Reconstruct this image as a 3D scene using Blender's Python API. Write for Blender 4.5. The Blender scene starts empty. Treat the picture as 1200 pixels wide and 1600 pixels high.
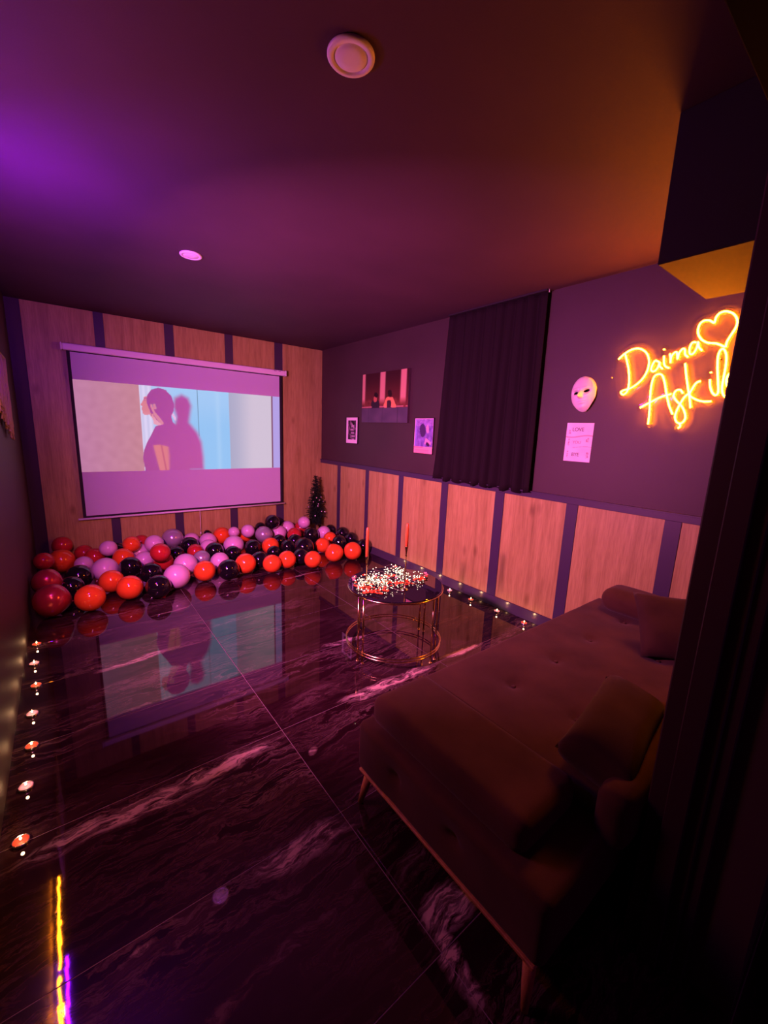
import bpy, bmesh, math, random
from mathutils import Vector, Matrix, Quaternion, noise
random.seed(7)
C = bpy.context.scene.collection
PI = math.pi

# ------------------------------------------------------------------ camera
CAM = Vector((0, 0, 1.6))
FPX = 641.8
RT = Vector((0.7903452, -0.6114624, 0.0383160))
UP = Vector((0.0877567, 0.1748814, 0.9806708))
FW = Vector((0.6063441, 0.7717060, -0.1918766))
cam = bpy.data.cameras.new('camera')
cam_o = bpy.data.objects.new('camera', cam)
C.objects.link(cam_o)
m = Matrix((RT, UP, -FW)).transposed().to_4x4()
m.translation = CAM
cam_o.matrix_world = m
cam.sensor_fit = 'HORIZONTAL'
cam.sensor_width = 36
cam.lens = FPX / 1200 * 36
cam.clip_start = 0.01
bpy.context.scene.camera = cam_o

# ------------------------------------------------------------------ world, exposure, lights
sc = bpy.context.scene
sc.view_settings.view_transform = 'Standard'
sc.view_settings.look = 'None'
sc.view_settings.exposure = 0
sc.view_settings.gamma = 1
sc.view_settings.use_curve_mapping = False
w = bpy.data.worlds.new('world')
sc.world = w
w.use_nodes = True
w.node_tree.nodes['Background'].inputs[0].default_value = (0.55, 0.05, 0.5, 1)
w.node_tree.nodes['Background'].inputs[1].default_value = 0.09
sc.cycles.max_bounces = 8
sc.cycles.sample_clamp_indirect = 8
sc.cycles.caustics_reflective = False
sc.cycles.caustics_refractive = False


def light(name, kind, loc, energy, color, size=.1, target=None, shape='DISK'):
    d = bpy.data.lights.new(name, kind)
    d.energy = energy
    d.color = color
    if kind == 'AREA':
        d.shape = shape
        d.size = size
    else:
        d.shadow_soft_size = size
    o = bpy.data.objects.new(name, d)
    C.objects.link(o)
    o.location = loc
    if target is not None:
        o.rotation_euler = (Vector(target) - Vector(loc)).to_track_quat('-Z', 'Y').to_euler()
    return o


# pink room light from an unseen source, set at the left wall
pl = light('pink_light', 'AREA', (-.215, 1.90, 1.70), 112, (1, .175, .60), .13, (3.0, 3.5, .92))
pl.data.spread = math.radians(122)
# extra violet area light, added to boost the left sign's glow
light('violet_boost_light', 'AREA', (-0.22, 2.60, 2.20), 26, (.24, .002, 1), .35, (0.5, 3.3, 2.5))
NEON_ORANGE = (1, .20, .0045)
NEON_VIOLET = (.24, .002, 1)
NEON_L = 190

# ------------------------------------------------------------------ helpers
XL, XR, YB, HC, YF = -.32, 3.16, 5.65, 2.739, .32


def at(px, py, ax, val):
    """point where the line of sight of a photo pixel meets the plane axis=val"""
    d = RT * ((px - 600) / FPX) - UP * ((py - 800) / FPX) + FW
    t = (val - CAM[ax]) / d[ax]
    return CAM + d * t


def tag(o, label=None, cat=None, group=None, kind=None):
    if label: o['label'] = label
    if cat: o['category'] = cat
    if group: o['group'] = group
    if kind: o['kind'] = kind
    return o


def empty(name, loc, label=None, cat=None, group=None):
    o = bpy.data.objects.new(name, None)
    C.objects.link(o)
    o.empty_display_size = .05
    o.location = loc
    return tag(o, label, cat, group)


def par(o, p):
    if p is not None:
        o.parent = p
        b = p.location.copy()
        if p.parent: b += p.parent.location
        o.location = o.location - b
    return o


def link_mesh(name, me, mat, parent=None, smooth=False):
    o = bpy.data.objects.new(name, me)
    C.objects.link(o)
    if mat is not None and not me.materials: me.materials.append(mat)
    if smooth:
        for p in me.polygons: p.use_smooth = True
    return par(o, parent)


def build(name, bm, mat, parent=None, smooth=False, origin=None):
    """world-space bmesh -> object; origin recentred"""
    me = bpy.data.meshes.new(name)
    if origin is not None:
        bmesh.ops.translate(bm, verts=bm.verts, vec=-Vector(origin))
    bm.normal_update()
    bm.to_mesh(me)
    bm.free()
    o = link_mesh(name, me, mat, None, smooth)
    if origin is not None: o.location = origin
    return par(o, parent)


def box(bm, a, b, bev=0, seg=1):
    v0 = len(bm.verts)
    ret = bmesh.ops.create_cube(bm, size=1)
    vs = ret['verts']
    a, b = Vector(a), Vector(b)
    for v in vs:
        v.co = Vector([(a[i] + b[i]) / 2 + v.co[i] * (b[i] - a[i]) for i in range(3)])
    if bev > 0:
        es = list({e for v in vs for e in v.link_edges})
        bmesh.ops.bevel(bm, geom=es, offset=bev, segments=seg, profile=.5, affect='EDGES')
    return bm


def bx(name, a, b, mat, parent=None, bev=0, seg=1):
    bm = bmesh.new()
    box(bm, a, b, bev, seg)
    c = [(a[i] + b[i]) / 2 for i in range(3)]
    return build(name, bm, mat, parent, False, c)


def lathe(bm, prof, n=24, c=(0, 0, 0), cap=True):
    """prof: list of (r,z)"""
    c = Vector(c)
    rings = []
    for r, z in prof:
        if r < 1e-6:
            rings.append([bm.verts.new(c + Vector((0, 0, z)))])
        else:
            rings.append([bm.verts.new(c + Vector((r * math.cos(2 * PI * k / n), r * math.sin(2 * PI * k / n), z))) for k in range(n)])
    for A, B in zip(rings, rings[1:]):
        for k in range(n):
            k2 = (k + 1) % n
            if len(A) == 1 and len(B) == 1: continue
            if len(A) == 1: bm.faces.new((A[0], B[k2], B[k]))
            elif len(B) == 1: bm.faces.new((A[k], A[k2], B[0]))
            else: bm.faces.new((A[k], A[k2], B[k2], B[k]))
    if cap:
        if len(rings[0]) > 1: bm.faces.new(list(reversed(rings[0])))
        if len(rings[-1]) > 1: bm.faces.new(rings[-1])
    return bm


def tube(bm, pts, r, n=8, closed=False):
    pts = [Vector(p) for p in pts]
    N = len(pts)
    rad = r if isinstance(r, (list, tuple)) else [r] * N
    rings = []
    nrm = None
    for i, p in enumerate(pts):
        if closed: t = (pts[(i + 1) % N] - pts[i - 1]).normalized()
        else: t = (pts[min(i + 1, N - 1)] - pts[max(i - 1, 0)]).normalized()
        if nrm is None:
            nrm = t.orthogonal().normalized()
        nrm = (nrm - t * nrm.dot(t))
        nrm = nrm.normalized() if nrm.length > 1e-6 else t.orthogonal().normalized()
        b = t.cross(nrm)
        rings.append([bm.verts.new(p + (nrm * math.cos(2 * PI * k / n) + b * math.sin(2 * PI * k / n)) * rad[i]) for k in range(n)])
    rng = range(N) if closed else range(N - 1)
    for i in rng:
        A, B = rings[i], rings[(i + 1) % N]
        for k in range(n):
            bm.faces.new((A[k], A[(k + 1) % n], B[(k + 1) % n], B[k]))
    if not closed:
        bm.faces.new(list(reversed(rings[0])))
        bm.faces.new(rings[-1])
    return bm


def spline(P, k=6, closed=False):
    P = [Vector(p) for p in P]
    n = len(P)
    out = []
    for i in range(n if closed else n - 1):
        if closed: a, b, c, d = P[i - 1], P[i], P[(i + 1) % n], P[(i + 2) % n]
        else: a, b, c, d = P[max(i - 1, 0)], P[i], P[i + 1], P[min(i + 2, n - 1)]
        for j in range(k):
            t = j / k
            out.append(.5 * ((2 * b) + (c - a) * t + (2 * a - 5 * b + 4 * c - d) * t * t + (3 * b - a - 3 * c + d) * t ** 3))
    if not closed: out.append(P[-1])
    return out


def rbox(bm, a, b, r, seg=10, fn=None):
    """soft rounded box between corners a and b, fn displaces a point"""
    a, b = Vector(a), Vector(b)
    c = (a + b) / 2
    h = (b - a) / 2
    tmp = bmesh.new()
    bmesh.ops.create_cube(tmp, size=2)
    bmesh.ops.subdivide_edges(tmp, edges=tmp.edges, cuts=seg, use_grid_fill=True)
    mp = {}
    for v in tmp.verts:
        q = Vector([v.co[i] * h[i] for i in range(3)])
        # crowd samples toward the edges
        q = Vector([h[i] * math.sin(v.co[i] * PI / 2) ** 1 for i in range(3)])
        inner = Vector([max(-(h[i] - r), min(h[i] - r, q[i])) for i in range(3)])
        d = q - inner
        if d.length > 1e-7: q = inner + d.normalized() * r
        q = q + c
        if fn: q = fn(q)
        mp[v] = bm.verts.new(q)
    for f in tmp.faces: bm.faces.new([mp[v] for v in f.verts])
    tmp.free()
    return bm


# ------------------------------------------------------------------ materials
def mat(name, base=(.5, .5, .5), rough=.5, metal=0, spec=.5, emit=None, estr=0, trans=0, ior=1.45, coat=0, sss=0):
    m = bpy.data.materials.new(name)
    m.use_nodes = True
    b = m.node_tree.nodes['Principled BSDF']
    b.inputs['Base Color'].default_value = (*base, 1)
    b.inputs['Roughness'].default_value = rough
    b.inputs['Metallic'].default_value = metal
    b.inputs['Specular IOR Level'].default_value = spec
    b.inputs['IOR'].default_value = ior
    b.inputs['Transmission Weight'].default_value = trans
    b.inputs['Coat Weight'].default_value = coat
    if emit:
        b.inputs['Emission Color'].default_value = (*emit, 1)
        b.inputs['Emission Strength'].default_value = estr
    return m


def nodes(m): return m.node_tree.nodes, m.node_tree.links, m.node_tree.nodes['Principled BSDF']


def ramp(N, stops, interp='LINEAR'):
    r = N.new('ShaderNodeValToRGB')
    r.color_ramp.interpolation = interp
    e = r.color_ramp.elements
    while len(e) > 1: e.remove(e[-1])
    for i, (p, c) in enumerate(stops):
        if i == 0: x = e[0]; x.position = p
        else: x = e.new(p)
        x.color = (*c, 1) if len(c) == 3 else c
    return r


def paint_mat(name, base, rough=.6, bump=.15, scale=180):
    m = mat(name, base, rough)
    N, L, b = nodes(m)
    tc = N.new('ShaderNodeTexCoord')
    nz = N.new('ShaderNodeTexNoise'); nz.inputs['Scale'].default_value = scale; nz.inputs['Detail'].default_value = 3
    n2 = N.new('ShaderNodeTexNoise'); n2.inputs['Scale'].default_value = 1.7; n2.inputs['Detail'].default_value = 4
    g = N.new('ShaderNodeNewGeometry')
    L.new(g.outputs['Position'], nz.inputs['Vector']); L.new(g.outputs['Position'], n2.inputs['Vector'])
    bp = N.new('ShaderNodeBump'); bp.inputs['Strength'].default_value = bump; bp.inputs['Distance'].default_value = .002
    L.new(nz.outputs[0], bp.inputs['Height']); L.new(bp.outputs[0], b.inputs['Normal'])
    r = ramp(N, [(.3, tuple(c * .85 for c in base)), (.7, tuple(c * 1.1 for c in base))])
    L.new(n2.outputs[0], r.inputs[0]); L.new(r.outputs[0], b.inputs['Base Color'])
    return m


def wood_mat(name, lo, mid, hi, sx=9, sz=.55, rough=.45):
    m = mat(name, mid, rough)
    N, L, b = nodes(m)
    g = N.new('ShaderNodeNewGeometry')
    oi = N.new('ShaderNodeObjectInfo')
    mul = N.new('ShaderNodeVectorMath'); mul.operation = 'SCALE'; mul.inputs[3].default_value = 9
    comb = N.new('ShaderNodeCombineXYZ')
    L.new(oi.outputs['Random'], comb.inputs[0]); L.new(oi.outputs['Random'], comb.inputs[2])
    L.new(comb.outputs[0], mul.inputs[0])
    add = N.new('ShaderNodeVectorMath'); add.operation = 'ADD'
    L.new(g.outputs['Position'], add.inputs[0]); L.new(mul.outputs[0], add.inputs[1])
    mp = N.new('ShaderNodeMapping'); mp.inputs['Scale'].default_value = (sx, sx, sz)
    L.new(add.outputs[0], mp.inputs[0])
    n1 = N.new('ShaderNodeTexNoise'); n1.inputs['Scale'].default_value = 1.6; n1.inputs['Detail'].default_value = 8; n1.inputs['Roughness'].default_value = .65; n1.inputs['Distortion'].default_value = .6
    L.new(mp.outputs[0], n1.inputs['Vector'])
    n2 = N.new('ShaderNodeTexNoise'); n2.inputs['Scale'].default_value = 14; n2.inputs['Detail'].default_value = 6
    L.new(mp.outputs[0], n2.inputs['Vector'])
    r = ramp(N, [(.28, lo), (.5, mid), (.72, hi)])
    L.new(n1.outputs[0], r.inputs[0])
    r2 = ramp(N, [(.35, (.80, .78, .76)), (.6, (1, 1, 1))])
    L.new(n2.outputs[0], r2.inputs[0])
    mx = N.new('ShaderNodeMix'); mx.data_type = 'RGBA'; mx.blend_type = 'MULTIPLY'; mx.inputs[0].default_value = 1
    L.new(r.outputs[0], mx.inputs[6]); L.new(r2.outputs[0], mx.inputs[7])
    # knots
    mk = N.new('ShaderNodeMapping'); mk.inputs['Scale'].default_value = (4.2, 4.2, 2.1)
    L.new(add.outputs[0], mk.inputs[0])
    vo = N.new('ShaderNodeTexVoronoi'); vo.inputs['Scale'].default_value = 1
    L.new(mk.outputs[0], vo.inputs['Vector'])
    rk = ramp(N, [(.03, (.45, .38, .32)), (.16, (1, 1, 1))])
    L.new(vo.outputs['Distance'], rk.inputs[0])
    m2 = N.new('ShaderNodeMix'); m2.data_type = 'RGBA'; m2.blend_type = 'MULTIPLY'; m2.inputs[0].default_value = .75
    L.new(mx.outputs[2], m2.inputs[6]); L.new(rk.outputs[0], m2.inputs[7])
    L.new(m2.outputs[2], b.inputs['Base Color'])
    return m


M = {}
M['wall'] = paint_mat('dark_plum_paint', (.048, .030, .029), .55)
M['ceiling'] = paint_mat('dark_ceiling_paint', (.060, .024, .040), .75)
M['strip'] = mat('dark_strip', (.045, .035, .065), .4)
M['skirt'] = mat('dark_gloss_skirting', (.06, .05, .075), .22, spec=.8)
M['wood'] = wood_mat('light_oak_laminate', (.31, .25, .065), (.43, .36, .10), (.51, .43, .135))
M['leg_wood'] = wood_mat('sofa_leg_wood', (.30, .14, .05), (.45, .22, .08), (.55, .3, .12), 30, 4)
M['grout'] = mat('pale_grout', (.24, .18, .20), .6)
M['lintel'] = mat('matt_black_lintel', (.006, .003, .005), .9, spec=.05)
M['frame'] = mat('dark_jamb_paint', (.030, .012, .018), .45, spec=.5)
M['white'] = mat('white_plastic', (.80, .80, .80), .4)
M['screen_white'] = mat('screen_fabric', (.56, .58, .66), .85, spec=.1)
M['black_cloth'] = mat('black_border', (.012, .01, .014), .8)
M['gold'] = mat('gold_metal', (.85, .66, .30), .16, 1)
M['glass_black'] = mat('black_mirror_glass', (.012, .01, .014), .02, 0, 1.0, ior=1.9)
M['wax_red'] = mat('red_wax', (.75, .07, .04), .4)
M['wax_lilac'] = mat('lilac_wax', (.72, .30, .55), .4)
M['candle'] = mat('orange_red_taper', (.90, .14, .03), .35)
M['cup'] = mat('tin_cup', (.8, .8, .82), .25, 1)
M['flame'] = mat('flame', (1, .6, .2), .5, emit=(1, .62, .30), estr=9)
M['bulb'] = mat('fairy_bulb', (1, .8, .5), .5, emit=(1, .90, .60), estr=5)
M['wire'] = mat('fairy_wire', (.25, .22, .12), .4)
M['petal'] = mat('red_petal', (.82, .12, .02), .6)
M['petal2'] = mat('pink_petal', (.85, .35, .30), .6)
M['neon'] = mat('orange_neon', (1, .5, .1), .5, emit=NEON_ORANGE, estr=NEON_L)
M['violet'] = mat('violet_neon', (.5, .1, 1), .5, emit=NEON_VIOLET, estr=300)
M['acrylic'] = bpy.data.materials.new('clear_acrylic')
M['acrylic'].use_nodes = True
_n, _l = M['acrylic'].node_tree.nodes, M['acrylic'].node_tree.links
_n.remove(_n['Principled BSDF'])
_t = _n.new('ShaderNodeBsdfTransparent'); _t.inputs[0].default_value = (.96, .94, .93, 1)
_g = _n.new('ShaderNodeBsdfGlossy'); _g.inputs['Roughness'].default_value = .03
_f = _n.new('ShaderNodeFresnel'); _f.inputs[0].default_value = 1.18
_m = _n.new('ShaderNodeMixShader')
_l.new(_f.outputs[0], _m.inputs[0]); _l.new(_t.outputs[0], _m.inputs[1]); _l.new(_g.outputs[0], _m.inputs[2]); _l.new(_m.outputs[0], _n['Material Output'].inputs[0])
M['beam'] = paint_mat('dark_beam_paint', (.012, .009, .010), .75)
M['steel'] = mat('standoff_steel', (.6, .6, .6), .3, 1)
M['curtain'] = mat('black_curtain_cloth', (.011, .007, .008), .85, spec=.15)
M['mask'] = mat('white_mask_plastic', (.80, .76, .74), .38)
M['dark'] = mat('dark_void', (.01, .008, .01), .7)
M['paper'] = mat('white_paper', (.78, .76, .78), .7)
M['ink'] = mat('black_ink', (.05, .03, .05), .7)
M['ink2'] = mat('faded_ink', (.38, .25, .32), .7)
M['needle'] = mat('fir_needles', (.012, .028, .014), .7)
M['needle'].node_tree.nodes['Principled BSDF'].inputs['Specular IOR Level'].default_value = .2
M['bark'] = mat('bark', (.05, .03, .02), .8)
M['bauble'] = mat('silver_bauble', (.85, .8, .8), .18, .8)
M['fringe'] = mat('cream_cotton_cord', (.55, .42, .30), .8)


def balloon_mat(name, col, rough=.12, metal=0, trans=0.0, coat=.3):
    m = mat(name, col, rough, metal, .5, coat=coat)
    N, L, b = nodes(m)
    b.inputs['Subsurface Weight'].default_value = 0
    b.inputs['Transmission Weight'].default_value = trans
    g = N.new('ShaderNodeLayerWeight'); g.inputs[0].default_value = .35
    r = ramp(N, [(0, col), (.9, tuple(min(1, c * .6 + .01) for c in col))])
    L.new(g.outputs['Facing'], r.inputs[0]); L.new(r.outputs[0], b.inputs['Base Color'])
    return m


BM = {'o': balloon_mat('orange_latex', (.92, .115, .02)),
      'r': balloon_mat('red_latex', (.55, .03, .03), .16),
      'k': balloon_mat('black_latex', (.006, .004, .008), .09, coat=.6),
      'l': balloon_mat('lilac_latex', (.78, .50, .70), .22),
      'g': balloon_mat('silver_latex', (.48, .42, .50), .2, .35)}
BM['R'] = balloon_mat('pearl_red_latex', (.50, .035, .06), .24, .35)


# polished black marble with pale streaks, one seamless vein field in floor metres
def marble():
    m = mat('black_marble', (.01, .005, .01), .03, 0, .5, ior=1.62)
    N, L, b = nodes(m)
    g = N.new('ShaderNodeNewGeometry')
    oi = N.new('ShaderNodeObjectInfo')
    # warp
    w1 = N.new('ShaderNodeTexNoise'); w1.inputs['Scale'].default_value = 2.6; w1.inputs['Detail'].default_value = 5; w1.inputs['Roughness'].default_value = .6
    L.new(g.outputs['Position'], w1.inputs['Vector'])
    sb = N.new('ShaderNodeVectorMath'); sb.operation = 'SUBTRACT'; sb.inputs[1].default_value = (.5, .5, .5)
    L.new(w1.outputs['Color'], sb.inputs[0])
    scl = N.new('ShaderNodeVectorMath'); scl.operation = 'SCALE'; scl.inputs[3].default_value = .16
    L.new(sb.outputs[0], scl.inputs[0])
    ad = N.new('ShaderNodeVectorMath'); ad.operation = 'ADD'
    L.new(g.outputs['Position'], ad.inputs[0]); L.new(scl.outputs[0], ad.inputs[1])
    # offset per tile
    co = N.new('ShaderNodeCombineXYZ'); L.new(oi.outputs['Random'], co.inputs[0]); L.new(oi.outputs['Random'], co.inputs[2])
    s2 = N.new('ShaderNodeVectorMath'); s2.operation = 'SCALE'; s2.inputs[3].default_value = 13
    L.new(co.outputs[0], s2.inputs[0])
    a2 = N.new('ShaderNodeVectorMath'); a2.operation = 'ADD'
    L.new(ad.outputs[0], a2.inputs[0]); L.new(s2.outputs[0], a2.inputs[1])
    # streaks run along the long side of the tiles
    mp = N.new('ShaderNodeMapping'); mp.inputs['Scale'].default_value = (1.3, 8, 1); mp.inputs['Rotation'].default_value = (0, 0, -.12)
    L.new(a2.outputs[0], mp.inputs[0])
    n1 = N.new('ShaderNodeTexNoise'); n1.inputs['Scale'].default_value = 1.8; n1.inputs['Detail'].default_value = 9; n1.inputs['Roughness'].default_value = .68; n1.inputs['Distortion'].default_value = 1.1
    L.new(mp.outputs[0], n1.inputs['Vector'])
    # thin ridges: 1-|2n-1|
    def math_(op, a, bb=None, clamp=False):
        x = N.new('ShaderNodeMath'); x.operation = op; x.use_clamp = clamp
        for i, v in enumerate((a, bb)):
            if v is None: continue
            if isinstance(v, (int, float)): x.inputs[i].default_value = v
            else: L.new(v, x.inputs[i])
        return x.outputs[0]
    rid = math_('ABSOLUTE', math_('SUBTRACT', n1.outputs[0], .5))
    thin = ramp(N, [(0, (1, 1, 1)), (.012, (.55, .55, .55)), (.05, (0, 0, 0))])
    L.new(rid, thin.inputs[0])
    cloud = N.new('ShaderNodeTexNoise'); cloud.inputs['Scale'].default_value = 1.1; cloud.inputs['Detail'].default_value = 3
    mc = N.new('ShaderNodeMapping'); mc.inputs['Scale'].default_value = (.8, 2.2, 1)
    L.new(a2.outputs[0], mc.inputs[0]); L.new(mc.outputs[0], cloud.inputs['Vector'])
    cr = ramp(N, [(.38, (.08, .08, .08)), (.66, (1, 1, 1))]); L.new(cloud.outputs[0], cr.inputs[0])
    streak = ramp(N, [(.44, (0, 0, 0)), (.60, (.35, .35, .35)), (.72, (1, 1, 1))]); L.new(n1.outputs[0], streak.inputs[0])
    general = math_('MULTIPLY', math_('ADD', math_('MULTIPLY', thin.outputs[0], .28), math_('MULTIPLY', streak.outputs[0], .28)), cr.outputs[0])
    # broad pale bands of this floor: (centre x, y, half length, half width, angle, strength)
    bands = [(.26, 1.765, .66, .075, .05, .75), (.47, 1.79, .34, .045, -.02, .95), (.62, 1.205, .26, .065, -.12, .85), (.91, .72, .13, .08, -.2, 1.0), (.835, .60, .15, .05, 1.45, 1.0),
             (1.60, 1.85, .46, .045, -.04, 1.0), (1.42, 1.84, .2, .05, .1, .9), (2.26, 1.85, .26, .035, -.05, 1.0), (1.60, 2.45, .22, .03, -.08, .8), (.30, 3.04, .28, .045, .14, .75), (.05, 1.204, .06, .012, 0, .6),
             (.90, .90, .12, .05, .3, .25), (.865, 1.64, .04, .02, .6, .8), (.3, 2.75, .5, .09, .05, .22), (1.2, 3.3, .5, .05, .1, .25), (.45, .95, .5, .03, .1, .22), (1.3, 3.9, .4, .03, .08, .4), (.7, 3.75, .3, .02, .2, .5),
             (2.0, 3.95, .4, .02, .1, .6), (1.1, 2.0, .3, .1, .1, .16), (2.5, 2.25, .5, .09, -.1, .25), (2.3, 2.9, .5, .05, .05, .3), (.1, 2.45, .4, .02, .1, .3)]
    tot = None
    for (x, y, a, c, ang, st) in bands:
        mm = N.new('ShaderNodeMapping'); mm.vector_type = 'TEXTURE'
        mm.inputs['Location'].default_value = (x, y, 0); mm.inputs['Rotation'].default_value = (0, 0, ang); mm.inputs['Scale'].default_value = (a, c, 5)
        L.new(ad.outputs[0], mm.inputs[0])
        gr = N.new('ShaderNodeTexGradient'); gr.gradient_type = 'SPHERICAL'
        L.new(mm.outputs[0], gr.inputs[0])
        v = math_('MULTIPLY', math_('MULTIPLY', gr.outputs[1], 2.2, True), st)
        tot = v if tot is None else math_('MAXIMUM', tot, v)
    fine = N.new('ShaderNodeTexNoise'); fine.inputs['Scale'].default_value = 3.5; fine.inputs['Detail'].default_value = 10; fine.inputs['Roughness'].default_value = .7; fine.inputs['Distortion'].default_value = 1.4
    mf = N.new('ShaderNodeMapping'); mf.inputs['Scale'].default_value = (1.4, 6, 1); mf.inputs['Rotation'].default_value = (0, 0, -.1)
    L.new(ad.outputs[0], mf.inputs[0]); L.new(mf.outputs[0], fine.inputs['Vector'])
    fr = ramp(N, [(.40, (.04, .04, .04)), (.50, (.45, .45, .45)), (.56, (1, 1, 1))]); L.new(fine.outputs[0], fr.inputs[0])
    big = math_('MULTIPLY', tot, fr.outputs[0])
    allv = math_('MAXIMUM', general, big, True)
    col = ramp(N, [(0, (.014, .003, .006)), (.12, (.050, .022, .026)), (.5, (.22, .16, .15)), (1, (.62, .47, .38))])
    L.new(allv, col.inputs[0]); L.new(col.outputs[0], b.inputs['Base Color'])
    return m


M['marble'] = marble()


def cloth_mat(name, base, sc_=260):
    m = mat(name, base, .92, spec=.12)
    N, L, b = nodes(m)
    tc = N.new('ShaderNodeTexCoord')
    n1 = N.new('ShaderNodeTexNoise'); n1.inputs['Scale'].default_value = sc_; n1.inputs['Detail'].default_value = 3
    n2 = N.new('ShaderNodeTexNoise'); n2.inputs['Scale'].default_value = 5; n2.inputs['Detail'].default_value = 4
    g = N.new('ShaderNodeNewGeometry')
    L.new(g.outputs['Position'], n1.inputs['Vector']); L.new(g.outputs['Position'], n2.inputs['Vector'])
    r = ramp(N, [(.3, tuple(c * .75 for c in base)), (.7, tuple(c * 1.2 for c in base))]); L.new(n2.outputs[0], r.inputs[0])
    L.new(r.outputs[0], b.inputs['Base Color'])
    bp = N.new('ShaderNodeBump'); bp.inputs['Strength'].default_value = .35; bp.inputs['Distance'].default_value = .0015
    L.new(n1.outputs[0], bp.inputs['Height']); L.new(bp.outputs[0], b.inputs['Normal'])
    b.inputs['Sheen Weight'].default_value = .08
    return m


M['sofa'] = cloth_mat('charcoal_upholstery', (.064, .030, .017))
M['pillow'] = cloth_mat('charcoal_pillow_cloth', (.050, .025, .016))


def s2l(c): return tuple(((v / 255) / 12.92 if v / 255 <= .04045 else ((v / 255 + .055) / 1.055) ** 2.4) for v in c)


def picture(name, o0, eu, ev, nu, nv, fn, emis=0.0, parent=None, diffuse=1.0, mtl=None):
    """flat printed or projected picture: a fine grid whose points carry the colour fn(u,v) (sRGB 0..255)"""
    verts, faces, cols = [], [], []
    o0, eu, ev = Vector(o0), Vector(eu), Vector(ev)
    for j in range(nv + 1):
        for i in range(nu + 1):
            verts.append(o0 + eu * (i / nu) + ev * (j / nv) - (o0 + eu / 2 + ev / 2))
            cols.append(fn(i / nu, j / nv))
    for j in range(nv):
        for i in range(nu):
            a = j * (nu + 1) + i
            faces.append((a, a + nu + 1, a + nu + 2, a + 1))
    me = bpy.data.meshes.new(name)
    me.from_pydata(verts, [], faces)
    at_ = me.color_attributes.new('col', 'FLOAT_COLOR', 'POINT')
    buf = []
    for c in cols: buf += [*s2l(c[:3]), c[3] if len(c) > 3 else 1.0]
    at_.data.foreach_set('color', buf)
    mt = mat(name + '_print', (1, 1, 1), .55 if emis == 0 else .85, spec=.3 if emis == 0 else .05)
    N, L, b = nodes(mt)
    a = N.new('ShaderNodeVertexColor'); a.layer_name = 'col'
    if emis == 0:
        L.new(a.outputs[0], b.inputs['Base Color'])
    else:
        # alpha = share of projector light; the rest is bare screen cloth
        mx = N.new('ShaderNodeMix'); mx.data_type = 'RGBA'
        L.new(a.outputs[1], mx.inputs[0])
        mx.inputs[6].default_value = (.54, .54, .60, 1); mx.inputs[7].default_value = (.03, .03, .03, 1)
        L.new(mx.outputs[2], b.inputs['Base Color'])
        L.new(a.outputs[0], b.inputs['Emission Color'])
        mu = N.new('ShaderNodeMath'); mu.operation = 'MULTIPLY'; mu.inputs[1].default_value = emis
        L.new(a.outputs[1], mu.inputs[0]); L.new(mu.outputs[0], b.inputs['Emission Strength'])
    o = link_mesh(name, me, mt)
    o.location = o0 + eu / 2 + ev / 2
    return par(o, parent)


def sstep(a, b, x):
    t = max(0, min(1, (x - a) / (b - a)))
    return t * t * (3 - 2 * t)


def mixc(a, b, t): return tuple(a[i] * (1 - t) + b[i] * t for i in range(len(a)))


def inpoly(x, y, P):
    r = False
    n = len(P)
    for i in range(n):
        x1, y1 = P[i]; x2, y2 = P[i - 1]
        if (y1 > y) != (y2 > y) and x < (x2 - x1) * (y - y1) / (y2 - y1) + x1: r = not r
    return r


def dseg(x, y, a, b):
    ax, ay = a; bx_, by = b
    dx, dy = bx_ - ax, by - ay
    t = max(0, min(1, ((x - ax) * dx + (y - ay) * dy) / (dx * dx + dy * dy + 1e-9)))
    return math.hypot(x - ax - t * dx, y - ay - t * dy)


def lettering(name, txt, size, origin, ex, ey, mtl, parent, depth=.0006):
    cu = bpy.data.curves.new(name, 'FONT')
    cu.body = txt
    cu.size = size
    cu.align_x = 'CENTER'
    cu.align_y = 'CENTER'
    cu.extrude = depth
    tmp = bpy.data.objects.new('tmp', cu)
    C.objects.link(tmp)
    dg = bpy.context.evaluated_depsgraph_get()
    me = bpy.data.meshes.new_from_object(tmp.evaluated_get(dg))
    bpy.data.objects.remove(tmp)
    ex, ey = Vector(ex), Vector(ey)
    ez = ex.cross(ey)
    for v in me.vertices:
        v.co = ex * v.co.x + ey * v.co.y + ez * v.co.z
    me.materials.clear()
    me.materials.append(mtl)
    o = bpy.data.objects.new(name, me)
    C.objects.link(o)
    o.location = origin
    return par(o, parent)


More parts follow.
